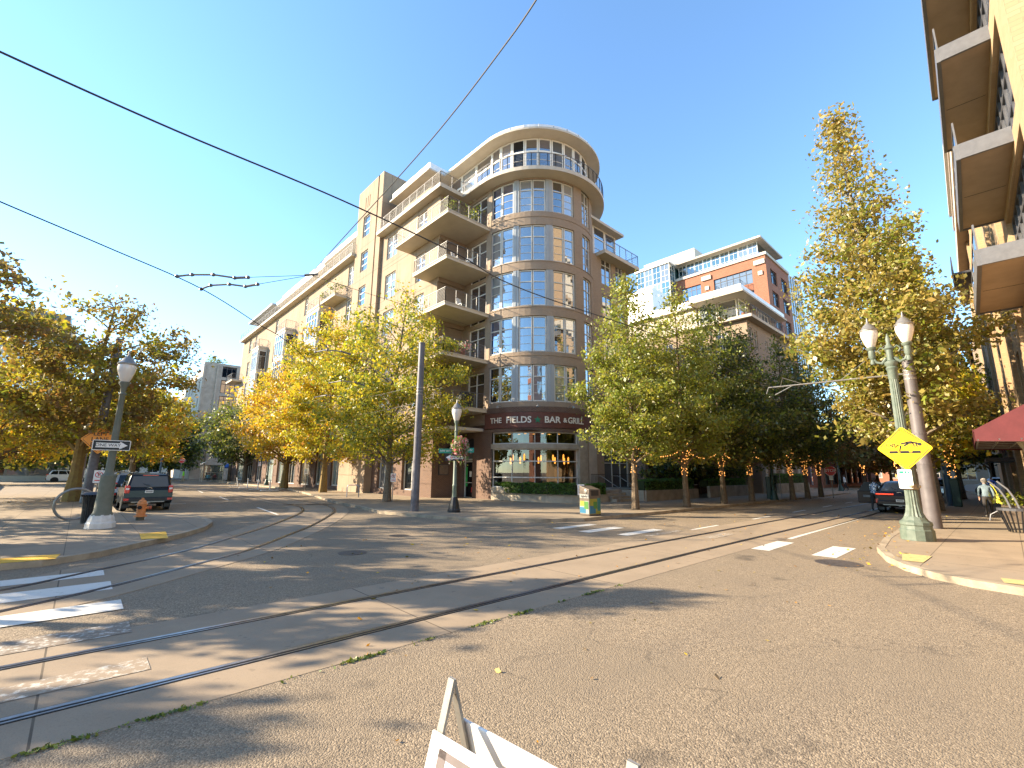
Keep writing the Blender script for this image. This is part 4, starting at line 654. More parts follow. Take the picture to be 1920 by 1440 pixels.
# brick block behind the photographer: it shows only as a reflection in the tower windows
RF=thing('brick_building','red brick block behind the photographer, mirrored in the tower windows','building'); fo=[(-38+4*i,-35.6+4*i,3+3.6*j,5.4+3.6*j) for i in range(6) for j in range(6)]
mb=MB(); mb.wall(fy(-14,-1),-40,-14,0,24,fo,RBR,.3); fo2=[(-36+4*i,-33.6+4*i,3+3.6*j,5.4+3.6*j) for i in range(5) for j in range(6)]; mb.wall(fx(-14,-1),-38,-14,0,24,fo2,RBR,.3); mb.box(-40,-14.5,-38,-14.5,0,23.8,RBR); mb.build('brick_wall',RF)
for o in fo: window(RF,fy(-14,-1),o,2,(.5,),FRAME,GL,.25,.1)
for o in fo2: window(RF,fx(-14,-1),o,2,(.5,),FRAME,GL,.25,.1)

# blocks that close the far ends of both streets
for nm,lab,f,s0,s1,h,M,d in (('brick_building','distant brick block closing the far end of the right street',fx(150),-40,30,16,RBR,20),('apartment_building','distant pale block closing the far end of the left street behind the parked cars',fy(165),-60,22,13,CREAM,20),('brick_building','distant tan block behind the right sidewalk trees beyond the cross street',fx(122),-30,9,12,TANB,12)):
    t=thing(nm,lab,'building'); ops=[(s0+2+4*i,s0+4.4+4*i,1+4*j,3.4+4*j) for i in range(int((s1-s0-3)/4)) for j in range(3)]; mb=MB(); mb.wall(f,s0,s1,0,h,ops,M,.25); mb.sbox(f,s0,s1,.6,d,0,h-.05,M); mb.sbox(f,s0-.2,s1+.2,-.3,.6,h,h+.5,CREAM); mb.build('outer_wall',t)
    for o in ops: window(t,f,o,2,(.5,),FRAME,GLD,.2,.1)
# ---------------------------------------------------------------- trees
def tree(name,label,cat,loc,H,th,Rad,prof,LMn,n=14000,size=.17,bark=BARK,tr=.2,seed=1,limbs=26,upang=.55,group=None,lean=(0,0),clump=.42,fork=False,sq=1.0,bare=0.0):
    "tapered trunk, limbs, twigs and leaf clumps spread along them; prof(t) gives the crown radius at the relative height t"
    rg=random.Random(seed); rng=np.random.default_rng(seed); t=thing(name,label,cat,loc,0,group); mb=MB(); pts=[];rr=[]
    TOP=H*.96
    for i in range(9):
        u=i/8; z=TOP*u; pts.append(Vector((lean[0]*u*u+math.sin(u*5+seed)*.10*u*H/12,lean[1]*u*u+math.cos(u*4+seed*2)*.10*u*H/12,z))); rr.append(max(.015,tr*(1-u)**.85*(1.0 if i else 1.45)+.012))
    mb.tube(pts,rr,bark,9)
    def trunk(z):
        u=max(0,min(.999,z/TOP))*8; i=int(u); return pts[i].lerp(pts[i+1],u-i)
    P=[]; W=[]
    for k in range(limbs):
        u=(k+.5)/limbs; hz=th+(H-th)*(u**1.05)*.97; az=k*2.39996+rg.uniform(-.3,.3); Rr=Rad*prof(u)*rg.uniform(.72,1.15); p0=trunk(max(th*.8,hz-Rr*upang*.75)); 
        q=trunk(hz)+Vector((math.cos(az)*Rr,math.sin(az)*Rr*sq,rg.uniform(-.25,.3)))
        mid=p0.lerp(q,.5)+Vector((rg.uniform(-.2,.2),rg.uniform(-.2,.2),Rr*.12)); r0=tr*.42*(1-u*.75)
        mb.tube([p0,p0.lerp(mid,.6)+Vector((0,0,.05)),mid,mid.lerp(q,.6),q],[r0,r0*.8,r0*.6,r0*.35,.012],bark,6,False)
        m=max(3,int(Rr*2.6))
        for j in range(m):
            v=(.22 if Rr<1.5 else .30)+.75*j/m; c=(mid.lerp(q,(v-.5)*2) if v>.5 else p0.lerp(mid,v*2)); L=Rr*.42*rg.uniform(.4,1); a2=az+rg.choice((-1,1))*rg.uniform(.5,1.3); e=c+Vector((math.cos(a2)*L,math.sin(a2)*L*sq,rg.uniform(-.15,.55)*L+.1))
            mb.tube([c,c.lerp(e,.5)+Vector((0,0,.04)),e],[.018,.012,.005],bark,4,False)
            wk_=max(.22,prof(u))**1.3; P.append(e); W.append(wk_); P.append(c.lerp(e,.55)); W.append(.7*wk_)
        P.append(q); W.append(1.1*max(.22,prof(u))**1.3)
    for i in range(5): P.append(trunk(H*(.8+.04*i))); W.append(.22)
    mb.build('trunk',t,True); P=np.array([tuple(p) for p in P]); W=np.array(W); W=W*rng.uniform(.25,1.6,len(W)); idx=rng.choice(len(P),n,p=W/W.sum())
    sg=clump*rng.uniform(.55,1.25,len(P))[idx]; pos=P[idx]+np.clip(rng.normal(0,1,(n,3)),-1.75,1.75)*sg[:,None]*np.array([1,1,.72]); pos=pos[pos[:,2]>th*.72]
    leaves(pos,size,rng,'crown',LM[LMn],t); return t
oval=lambda u: .45+.55*math.sin(PI*min(1,u*.95+.08))**.8 if u<.8 else .98*max(.12,(1-u)/.2)**.6*.75+.1
spread=lambda u: .75+.3*math.sin(PI*u) if u<.7 else max(.25,(1.05-u)/.38)
cone=lambda u: min(1,.55+u*1.8)*max(.06,(1-u)**.62)
popl=lambda u: min(1,.5+u*1.8)*max(.04,(1-u)**.85)
kb=KB
tree('street_tree','yellow green maple on the left sidewalk beside the tram pole, nearest the round tower','tree',G(725,940,kb),14.3,2.7,3.7,lambda u:(.75+.35*math.sin(PI*u)) if u<.6 else max(.12,1.06*(1-(u-.6)/.42)),'lime',34000,.145,BARKG,.19,3,40,.6,'autumn trees along the tan building',clump=.46,lean=(.2,-.6))
tree('street_tree','second golden maple from the round tower, trunk in the sidewalk bed','tree',G(605,923,kb),16.4,3.1,4.1,oval,'gold',30000,.18,BARKO,.24,4,36,.6,'autumn trees along the tan building',clump=.5)
tree('street_tree','orange gold maple third from the round tower by the white delineator posts','tree',G(532,915,kb),13.6,3.0,4.7,oval,'orange',26000,.2,BARKO,.3,7,36,.55,'autumn trees along the tan building',clump=.55)
tree('street_tree','dark green maple farthest along the tan building beside the blue parasols','tree',(18.0,77,kb),12.4,3.0,5.6,oval,'dark',13000,.3,BARK,.28,9,30,.5,'autumn trees along the tan building',clump=.65)
# right street row
RT_=[((1192,955),13.0,3.3,'green',11,30000,'leafy green street tree in front of the steps, nearest the litter bin','lit'),((1288,950),13.0,3.2,'green',12,28000,'green street tree in front of the hedge planter, second from the litter bin','lit'),((1358,944),13.2,3.3,'dark',13,24000,'dark green street tree with wrapped lights, third from the litter bin','lit'),((1410,940),12.2,3.3,'dark',14,20000,'dark street tree fourth from the litter bin before the green kiosk','lit'),((1487,937),12.4,3.2,'dark',15,13000,'dark street tree just past the street lamp beside the stone pilasters','lit'),((1515,935),11.6,3.2,'dark',16,11000,'dark street tree next to last before the cross street stop sign','lit'),((1540,932),11.2,3.4,'brown',17,11000,'rusty leaved street tree beside the far stop sign','lit')]
RTREES=[]
for (px,H,Rd,LMn,sd,nn,lab,_) in RT_:
    p=G(*px,kb); RTREES.append(p); tree('street_tree',lab,'tree',p,H,2.7,Rd,cone,LMn,nn,.125 if sd<13 else .155,BARK,.14,sd,44,.7,'trees along the restaurant sidewalk',clump=.36 if sd<13 else .42)
for i,(x,y,H,LMn,lab) in enumerate([(78,13.4,11,'brown','rusty tree before the low brick shops, nearest the cross street'),(86,13.2,12,'brown','rusty tree before the low brick shops, second from the cross street'),(96,13,12,'dark','dark tree far down the right street before the brick shops')]): tree('street_tree',lab,'tree',(x,y,kb),H,2.6,4.2,oval,LMn,6500,.4,BARK,.2,31+i,22,.5,'far trees before the low brick shops',clump=.7)
# poplars on the right sidewalk
tree('poplar_tree','tall columnar tree with yellowing leaves behind the double street lamp','tree',(24.8,2.7,kb),19.6,3.6,3.7,popl,'poplar',40000,.145,BARKG,.20,21,64,1.0,'columnar trees on the right sidewalk',lean=(-.2,.9),clump=.42)
tree('poplar_tree','shorter bright green tree just behind the tall columnar tree','tree',(33.5,2.75,kb),15.5,3.0,3.0,popl,'lime',24000,.18,BARKG,.19,22,44,.9,'columnar trees on the right sidewalk',clump=.48)
tree('poplar_tree','thin yellow green tree nearest the right building wall','tree',(42,2.8,kb),17.5,3.0,2.5,popl,'poplar',20000,.2,BARKG,.2,23,40,.9,'columnar trees on the right sidewalk',clump=.45)
tree('street_tree','dark leaved tree shading the far end of the right sidewalk','tree',(51,2.7,kb),12,2.6,2.9,oval,'dark',11000,.25,BARK,.2,24,30,.6,'columnar trees on the right sidewalk',clump=.55)
tree('street_tree','brown tree hanging over the far right street','tree',(78,1.2,kb),14,3.0,5,oval,'brown',8000,.4,BARK,.25,25,26,.5,'columnar trees on the right sidewalk',clump=.7)
# park trees on the left
ptk=tree('park_tree','bronze leaved maple with a thick leaning trunk beside the two grey poles','tree',G(133,940,kb),12.9,3.4,4.1,spread,'park',22000,.19,BARKO,.31,41,30,.45,'maples of the left park',lean=(.3,0),clump=.48)
tree('park_tree','golden low branched maple behind the bronze maple on the park path','tree',(-4.6,44,kb),8.8,2.6,6.2,spread,'parky',22000,.2,BARK,.3,42,28,.4,'maples of the left park',clump=.6)
tree('park_tree','tall bronze maple cut by the left edge of the picture','tree',(-7.6,31,kb),14.0,3.4,4.6,spread,'park',17000,.2,BARK,.34,43,28,.45,'maples of the left park',clump=.55)
tree('park_tree','yellow green tree over the far parked cars by the curb','tree',(4.0,62,kb),11,3.0,4.6,oval,'parky',12000,.28,BARK,.3,44,28,.5,'maples of the left park',clump=.6)
for i,(x,y,H,Rr,lab) in enumerate([(1.5,92,13,6,'dark green tree behind the parked cars'),(7.0,104,15,6.4,'large dark green tree left of the far beige block'),(12.2,106,12,4.4,'dark green tree touching the far beige block'),(-7,80,11,5,'dark tree beside the glass pavilion canopy'),(-2,112,13,6,'dark tree rising behind the glass pavilion')]): tree('park_tree',lab,'tree',(x,y,kb),H,2.2,Rr,oval,'dark' if i!=1 else 'bushy',9000,.42,BARK,.3,51+i,26,.5,'dark trees beyond the park',clump=.8)
# slender trees added unseen past the left edge, shaped to throw streaked road shade
pty=tree('young_shadow_tree','young narrow tree added out of view on the left to throw shade','tree',(-5.2,16.6,kb),7.6,3.3,0.95,oval,'park',4200,.2,BARK,.13,72,12,.8,'young trees added out of view for road shade',clump=.26)
for i,(x,y,s) in enumerate([(-14.5,15.8,1.1),(-7.4,22.8,1.0),(-12.6,25.0,1.25),(-19,19.5,1.3)]): dup(pty,(x,y,kb),1.7*i,'young narrow tree added out of view on the left to throw shade','young trees added out of view for road shade',s)
ptb=tree('young_shadow_tree','bare trunked young tree added out of view on the left to throw shade','tree',(-3.0,14.7,kb),4.9,3.5,.6,oval,'park',900,.17,BARK,.2,73,9,.9,'bare trunked trees added out of view for road shade',clump=.22)  # also added unseen; long bare trunk for narrow, crisp shadow streaks
for i,(x,y,s) in enumerate([(-3.2,16.6,1.05),(-3.3,19.4,1.1),(-3.9,22.6,1.25),(-5.9,14.8,1.1),(-9.4,15.0,1.25),(-5.0,26.5,1.35)]): dup(ptb,(x,y,kb),1.7*i,'bare trunked young tree added out of view on the left to throw shade','bare trunked trees added out of view for road shade',s)
# ---------------------------------------------------------------- hedges and planters
def hedge(name,label,path,w,z0,z1,n,seed):
    t=thing(name,label,'hedge',(path[0][0],path[0][1],z0)); o=Vector((path[0][0],path[0][1],z0)); P=[Vector((*p,0)) for p in path]; rng=np.random.default_rng(seed); mb=MB(); L=[(b-a).length for a,b in zip(P,P[1:])]; pts=[]
    for a,b in zip(P,P[1:]):
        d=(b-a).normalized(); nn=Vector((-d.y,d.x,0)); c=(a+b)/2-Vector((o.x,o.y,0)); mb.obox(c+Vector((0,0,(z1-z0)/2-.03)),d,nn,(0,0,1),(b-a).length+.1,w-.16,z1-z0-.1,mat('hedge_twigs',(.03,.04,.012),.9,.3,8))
        k=int(n*(b-a).length/sum(L)); u=rng.uniform(0,1,k); v=rng.uniform(-1,1,k); q=rng.uniform(0,1,k); side=rng.uniform(0,1,k)<.6; v=np.where(side,np.sign(v)*rng.uniform(.86,1.04,k),v); q=np.where(side,q,rng.uniform(.92,1.05,k))
        bump=1+.05*np.sin(u*(b-a).length*3+seed)
        for i in range(k): p=a+(b-a)*float(u[i])+nn*float(v[i]*w/2*bump[i]); pts.append((p.x-o.x,p.y-o.y,float(q[i]*(z1-z0)*bump[i])))
    mb.build('branches',t); leaves(pts,.075,rng,'foliage',LM['hedge'],t)
def lowwall(name,label,path,w,z1,M=CONC):
    mb=MB()
    for a,b in zip(path,path[1:]): mb.bar((*a,z1/2+.04),(*b,z1/2+.04),w,z1+.08-.08,M)
    return tag(mb.build(name),label,'planter')
PLP=[(20.75,25.1),(20.7,23.2),(20.85,21.4),(21.3,19.6),(22.3,17.9)]
mb=MB(); 
for a,b in zip(PLP,PLP[1:]):
    a,b=Vector(a),Vector(b); d=(b-a).normalized(); nn=Vector((-d.y,d.x))*-.12; 
    mb.face([(*a,0),(*b,0),(*b,.62),(*a,.62)],CONC); mb.face([(*a,.62),(*b,.62),(*(b+nn*1.5),.62),(*(a+nn*1.5),.62)],CONC)
mb.face([(22.3,17.9,0),(24.9,17.6,0),(24.9,17.6,.62),(22.3,17.9,.62)],CONC); mb.face([(24.9,17.6,0),(24.9,20,0),(24.9,20,.62),(24.9,17.6,.62)],CONC); mb.face([(*p,.6) for p in PLP+[(24.9,17.6),(24.9,20.2),(22,21),(21.3,25)]],mat('planter_soil',(.05,.035,.02),.95,.3,6))
tag(mb.build('concrete_planter'),'low curved concrete planter wall under the restaurant window','planter')
for i in range(14): pass
hedge('clipped_hedge','clipped green hedge in the curved planter under the restaurant window',[(21.05,24.6),(21.05,23.2),(21.2,21.5)],.62,.6,1.25,5000,1); hedge('clipped_hedge','clipped green hedge section right of center under the restaurant window',[(21.22,21.4),(21.65,19.8),(22.5,18.3)],.62,.6,1.27,5200,2); hedge('clipped_hedge','rounded green hedge between the concrete column and the patio steps',[(23.0,18.1),(24.7,17.9)],.6,.6,1.25,2600,3)
# patio steps, rails and the long planters
st=thing('patio_steps','concrete steps with handrails up to the restaurant patio','steps'); mb=MB()
for i in range(4): mb.box(25.2,27.3,17.2+.34*i,17.54+.34*i,0,KB+.17*(i+1),CONC)
mb.box(25.0,34.5,18.56,20.2,0,KB+.72,CONC); mb.build('stair_flight',st); mb=MB()
for x in (25.25,27.2): mb.tube([(x,17.0,KB),(x,17.0,1.0),(x,18.4,1.75),(x,18.9,1.75),(x,18.9,.8)],.022,STEEL,6)
mb.build('handrail',st); mb=MB()
for x0,x1 in ((25.4,27.0),(28,32)):
    mb.bar((x0,19.3,1.85),(x1,19.3,1.85),.05,.03,BLACK)
    for i in range(int((x1-x0)/.12)): mb.bar((x0+.12*i,19.3,.85),(x0+.12*i,19.3,1.85),.015,.015,BLACK)
mb.build('guard_rail',st)
lowwall('concrete_planter','long concrete planter wall with a hedge right of the patio steps',[(27.5,18.3),(27.5,16.55),(34.3,16.2)],.22,.78); hedge('clipped_hedge','long clipped hedge in the planter right of the patio steps',[(27.75,16.95),(34.0,16.6)],.7,.75,1.5,7500,4)
lowwall('concrete_planter','raised concrete planter wall behind the third and fourth street trees',[(35.6,15.9),(42.6,15.5)],.25,.95); hedge('clipped_hedge','loose dark hedge on the raised planter behind the street trees',[(36,16.4),(42.4,16.0)],.8,.9,1.5,5000,5); lowwall('concrete_planter','low pale planter wall between the stone pilasters',[(48.4,15.0),(57,14.7)],.25,1.0); hedge('clipped_hedge','dark boxy hedge between the stone pilasters',[(49,15.5),(56.5,15.2)],.7,.95,1.9,4200,6)
mb=MB(); mb.box(33,47,19.4,19.7,0,5.0,DBR); mb.box(33,47,18.9,19.4,3.2,3.5,CREAM); o=mb.build('courtyard_wall'); tag(o,'dark brick courtyard wall behind the long hedge planters','wall')
for i in range(4): window(o,fy(19.4,1),(34+3.2*i,36.2+3.2*i,.9,3.0),2,(.6,),FRAME,GLD,.0,.08)
for i,(x,y) in enumerate(((34.2,18.3),(38.6,18.0),(43.8,18.0))): tree('courtyard_tree',('dark bushy tree in the courtyard behind the hedge planter','dark bushy tree in the middle of the courtyard','dark bushy tree in the courtyard nearest the stone pilasters')[i],'tree',(x,y,.2),7.5,1.2,2.6,oval,'dark',6500,.22,BARK,.12,61+i,24,.5,'courtyard trees behind the planters',clump=.5)
# ---------------------------------------------------------------- street lamps and poles
def globe(par,c,s=1.0,M=LAMPG,cap=None):
    mb=MB(); mb.lathe(c,[(.09*s,0),(.13*s,.06*s),(.22*s,.34*s),(.235*s,.46*s),(.22*s,.54*s)],M,18); g_=mb.build('lamp_globe',par,True)
    mb=MB(); mb.lathe((c[0],c[1],c[2]+.54*s),[(.245*s,0),(.25*s,.04*s),(.2*s,.08*s),(.13*s,.2*s),(.05*s,.27*s),(.025*s,.36*s),(.02*s,.44*s),(.004,.47*s)],cap or STEEL,18); mb.build('lamp_cap',g_,True)
def collar(mb,c,s,M): mb.lathe(c,[(.06*s,-.55*s),(.075*s,-.5*s),(.05*s,-.4*s),(.1*s,-.3*s),(.085*s,-.1*s),(.13*s,-.05*s),(.14*s,0),(.11*s,.02*s)],M,14)
p=G(1722,1012,kb); LX,LY=p.x,p.y
t=thing('street_lamp','ornate double globe street lamp in verdigris green carrying the yellow bicycle sign','street lamp',p); mb=MB()
mb.lathe((0,0,0),[(.40,0),(.40,.28),(.37,.31),(.36,.40),(.38,.43),(.375,.5),(.30,.56),(.24,.66)],LGRN,12); mb.build('base',t); mb=MB()
mb.lathe((0,0,.64),[(.25,0),(.2,.14),(.165,.35),(.155,.75),(.145,1.6),(.125,3.6),(.115,4.15)],LGRN,32,.11); mb.build('fluted_post',t); mb=MB()
mb.lathe((0,0,1.42),[(.17,0),(.2,.02),(.2,.15),(.17,.17)],mat('bronze_band',(.22,.16,.09),.5,.2,8),20)
for i in range(6): a=i*PI/3+.3; mb.lathe((.2*math.cos(a),.2*math.sin(a),1.46),[(.0,0),(.05,.02),(.06,.05),(.05,.09),(0,.1)],MATS['bronze_band'],8)
mb.build('band',t,True); mb=MB(); mb.lathe((0,0,4.75),[(.11,0),(.13,.05),(.13,.3),(.16,.36),(.12,.42),(.17,.5),(.17,.56),(.09,.62),(.09,.95),(.13,1.0),(.1,1.06),(.05,1.15),(.06,1.3),(.02,1.45),(.0,1.5)],LGRN,16); mb.build('capital',t,True)
for sg_ in (-1,1):
    mb=MB(); ax=lambda y,z: (0,sg_*y,z); mb.tube([ax(.1,5.45),ax(.22,5.3),ax(.36,5.36),ax(.44,5.55)],[.05,.05,.045,.04],LGRN,8); mb.tube([ax(.08,5.72),ax(.2,5.82),ax(.28,5.72),ax(.22,5.62)],.025,LGRN,6); collar(mb,(0,sg_*.44,5.85),1.0,LGRN); a=mb.build('lamp_arm',t,True); globe(a,(0,sg_*.44,5.86),1.0)
# single globe lamps
def lamp(label,p,h,base=None,paint=DGRN,s=1.0,group=None):
    t=thing('street_lamp',label,'street lamp',p,0,group); mb=MB(); mb.lathe((0,0,0),[(.30*s,0),(.30*s,.1),(.26*s,.14),(.24*s,.3),(.16*s,.62),(.13*s,.68)],base or paint,10); 
    mb.build('base',t); mb=MB(); mb.lathe((0,0,.66),[(.11,0),(.10,.5),(.115,.52),(.115,.56),(.09,.6),(.07,h-1.3),(.095,h-1.27),(.06,h-1.2),(.075,h-.9),(.12,h-.82),(.12,h-.76),(.08,h-.74)],paint,14); mb.build('post',t,True); globe(t,(0,0,h-.1),1.05*s); return t
GRNG=mat('sage_green_paint',(.12,.15,.115),.55,.2,5)
lamp('green single globe street lamp carrying the flower basket at the restaurant corner',G(851,960,kb),4.35,BLACK,GRNG)
pl=G(187,990,kb); t=thing('street_lamp','grey single globe street lamp with a peeling white base beside the litter can','street lamp',pl); mb=MB(); mb.lathe((0,0,0),[(.38,0),(.38,.16),(.35,.2),(.33,.3),(.28,.42)],mat('peeling_white',(.5,.49,.46),.75,.25,6,col2=(.62,.6,.56)),8); mb.build('base',t); mb=MB(); mb.lathe((0,0,.4),[(.28,0),(.23,.12),(.215,.55),(.2,1.25),(.14,1.3),(.115,1.4),(.095,2.6),(.08,3.9),(.11,3.95),(.07,4.0),(.09,4.2),(.15,4.3),(.15,4.36),(.09,4.38)],mat('weathered_green',(.105,.115,.085),.65,.3,5,col2=(.14,.145,.115)),14); mb.build('post',t,True); globe(t,(0,0,4.76),1.1)
lamp('dark green street lamp by the kiosk on the restaurant sidewalk',G(1452,937,kb),4.6,DGRN,DGRN); lamp('dark street lamp among the shop fronts on the left street beyond the golden maples',(17.2,63,kb),4.2,DGRN,DGRN); lamp('far dark street lamp beside the cross street stop sign',(62,12.9,kb),4.3,DGRN,DGRN)
def pole(label,p,h,r0,r1,M=POLE,name='tram_pole',tilt=(0,0),group=None):
    t=thing(name,label,'pole',p,0,group); mb=MB(); n=8; mb.tube([(tilt[0]*i/n,tilt[1]*i/n,h*i/n) for i in range(n+1)],[r0+(r1-r0)*i/n for i in range(n+1)],M,16); mb.build('shaft',t,True); mb=MB()
    for f in (.28,.42,.68,.70,.72): mb.lathe((tilt[0]*f,tilt[1]*f,h*f),[(r0+(r1-r0)*f+.012,0),(r0+(r1-r0)*f+.012,.05)],STEEL if f>.5 else M,16)
    mb.lathe((tilt[0],tilt[1],h),[(r1+.015,-.02),(r1+.015,.05),(0,.09)],M,16); mb.build('clamp_band',t); return t
pole('tall round dark grey tram pole in front of the brick wall at the restaurant corner',G(777,958,kb),8.2,.20,.15); 
pr=G(1752,990,kb); t=pole('tall grey pole behind the double lamp with a long bracket arm over the tracks',pr,7.9,.24,.16,POLE2)
e=Vector((22.0,6.8,5.75)); s_=Vector((pr.x,pr.y,5.75)); mb=MB(); mb.tube([s_,s_.lerp(e,1.0)],[.035,.03],STEEL,8); mb.tube([Vector((pr.x,pr.y,7.4)),s_.lerp(e,.45)],.012,STEEL,5); mb.tube([s_.lerp(e,.72)+Vector((0,0,0)),s_.lerp(e,.86)+Vector((-.3,0,.32)),s_.lerp(e,.9)],.015,STEEL,5); mb.tube([s_.lerp(e,.8),s_.lerp(e,.95)-Vector((0,0,.35))],.018,STEEL,5); mb.tube([e-Vector((0,.0,.02)),e+Vector((-.15,.05,-.3))],.018,STEEL,5)
o=mb.build('bracket_arm',t); o.location=-pr
pole('leaning dark grey pole in front of its twin beside the leaning maple',G(159,943,kb),9.4,.24,.17,POLE,'utility_pole',(.25,0)); pole('dark grey pole standing directly behind the leaning pole',(.1,50,kb),9.0,.24,.17,POLE,'utility_pole'); pole('distant blue grey tram pole with a thin arm before the dark trees',(8.4,82,kb),9.0,.14,.1,mat('blue_grey_paint',(.06,.10,.14),.5,.1,5)); pole('blue painted pole on the right sidewalk beyond the second tree',(39.0,2.6,kb),3.6,.17,.16,MATS['blue_grey_paint'],'utility_pole')
mb=MB(); mb.bar((8.4,82,5.9),(3.4,82,6.0),.1,.1,STEEL); tag(mb.build('tram_bracket_arm'),'thin pale arm reaching left from the distant blue grey pole','bracket')
# ---------------------------------------------------------------- overhead wires
def wire(label,pts,r=.012,M=None,name='overhead_wire'):
    mb=MB(); mb.tube(pts,r,M or mat('wire',(.025,.025,.028),.6,0,1),6); return tag(mb.build(name),label,'wire','overhead tram wires')
def sag(a,b,s,n=14): a,b=Vector(a),Vector(b); return [a.lerp(b,i/n)-Vector((0,0,s*4*(i/n)*(1-i/n))) for i in range(n+1)]
hz=6.2
W1=[G(-60,65,hz),G(0,97,hz),G(330,245,hz),G(640,375,hz),G(860,478,hz)]; W1+= [Vector((7.2,7.2,hz)),Vector((14,6.9,hz)),Vector((22,6.7,hz-.4)),Vector((60,6.1,hz-.4)),Vector((120,5.8,hz-.4))]
wire('thick contact wire above the straight track, crossing in front of the round tower',smooth(W1,60),.012)
W2=[G(-70,345,hz),G(0,378,hz),G(200,463,hz),G(375,540,hz),G(480,605,hz),G(560,660,hz),G(640,752,hz)]+[Vector((9.9,30,hz)),Vector((10.2,60,hz)),Vector((10.2,110,hz))]
wire('contact wire above the curving track, dropping towards the golden maples',smooth(W2,60),.012)
wire('steep span wire rising to the top of the picture in front of the tall pillar',smooth([G(1030,-40,7.0),G(950,80,7.0),G(800,272,7.0),G(640,450,7.0),G(582,515,7.0)],30),.010)
pa=G(332,518,hz+.02); pb=G(377,542,hz+.02)
def pull(label,P): 
    mb=MB(); mb.tube(P[:-1],.022,STEEL,6); 
    for q in P: mb.lathe(q-Vector((0,0,.05)),[(.0,0),(.045,.03),(.045,.07),(0,.1)],GMET,8)
    mb.tube([P[-2],P[-1]],.03,GMET,6); tag(mb.build('pull_off_arm'),label,'bracket','wire pull off arms')
pull('upper curved pull off arm on the left contact wire',[pa,G(360,515,hz+.1),G(400,515,hz+.12),G(440,521,hz+.1),G(465,520,hz+.1)]); pull('lower curved pull off arm on the left contact wire',[pb,G(395,535,hz+.1),G(430,533,hz+.12),G(460,537,hz+.1),G(483,533,hz+.1)])
tp=G(777,958,kb)+Vector((0,0,6.1)); J=G(582,516,6.9)
wire('thin span wire from the upper pull off arm to the insulator',[G(465,520,hz+.1),J],.007); wire('thin span wire from the lower pull off arm to the insulator',[G(483,533,hz+.1),J],.007); wire('thin span wire from the insulator across the tan facade to the tower',[J,Vector((20.9,25.9,12.6))],.007)
mb=MB(); mb.tube([G(572,516,6.9),G(595,514,6.9)],.035,GMET,8); tag(mb.build('wire_insulator'),'grey insulator joining the thin span wires before the long facade','insulator')
for i,(q0,q1) in enumerate(((G(640,752,hz),tp),(G(600,660,hz),tp+Vector((0,0,.9))),(G(590,790,5.6),tp-Vector((0,0,.9))))): wire(('lowest thin span wire tied to the dark tram pole','upper thin span wire tied to the dark tram pole','middle thin span wire tied to the dark tram pole')[i] if False else ('thin span wire tied to the middle of the dark tram pole','thin span wire tied to the upper part of the dark tram pole','thin span wire tied to the lower part of the dark tram pole')[i],sag(q0,q1,.1),.008,STEEL)
for i,q in enumerate(((592,660),(618,718),(590,745))): pull(('pale pull off arm among the golden leaves at the height of the pole top','pale pull off arm among the golden leaves in the middle','lowest pale pull off arm among the golden leaves')[i],[G(q[0],q[1],6.0),G(q[0]+22,q[1]-4,6.0),G(q[0]+48,q[1]-1,6.0),G(q[0]+64,q[1]+4,6.0)])
# ---------------------------------------------------------------- signs
def plate(mb,c,right,w,h,M,th=.012,rad_=.03,up=(0,0,1),rot=0.0,off=0.0):
    "rounded sign blank facing right x up"
    right=Vector(right).normalized(); up=Vector(up); nn=right.cross(up); c=Vector(c)+nn*off; P=[]
    for cx,cy,a0 in ((w/2-rad_,h/2-rad_,0),(-w/2+rad_,h/2-rad_,90),(-w/2+rad_,-h/2+rad_,180),(w/2-rad_,-h/2+rad_,270)):
        for k in range(5): a=rad(a0+22.5*k); x,y=cx+rad_*math.cos(a),cy+rad_*math.sin(a); x,y=x*math.cos(rot)-y*math.sin(rot),x*math.sin(rot)+y*math.cos(rot); P.append(c+right*x+up*y)
    mb.face([p+nn*th/2 for p in P],M); mb.face([p-nn*th/2 for p in P[::-1]],STEEL)
    for a,b in zip(P,P[1:]+P[:1]): mb.face([a-nn*th/2,b-nn*th/2,b+nn*th/2,a+nn*th/2],STEEL)
def poly(mb,c,right,pts,M,off,up=(0,0,1)):
    right=Vector(right).normalized(); up=Vector(up); nn=right.cross(up); c=Vector(c)+nn*off; mb.face([c+right*x+up*y for x,y in pts],M)
def ring(mb,c,right,x,y,r,w,M,off,n=20,a0=0,a1=360):
    for i in range(n): a,b=rad(a0+(a1-a0)*i/n),rad(a0+(a1-a0)*(i+1)/n); poly(mb,c,right,[(x+r*math.cos(a),y+r*math.sin(a)),(x+r*math.cos(b),y+r*math.sin(b)),(x+(r-w)*math.cos(b),y+(r-w)*math.sin(b)),(x+(r-w)*math.cos(a),y+(r-w)*math.sin(a))],M,off)
def line(mb,c,right,x0,y0,x1,y1,w,M,off):
    L=math.hypot(x1-x0,y1-y0) or 1; nx,ny=-(y1-y0)/L*w/2,(x1-x0)/L*w/2; poly(mb,c,right,[(x0+nx,y0+ny),(x1+nx,y1+ny),(x1-nx,y1-ny),(x0-nx,y0-ny)],M,off)
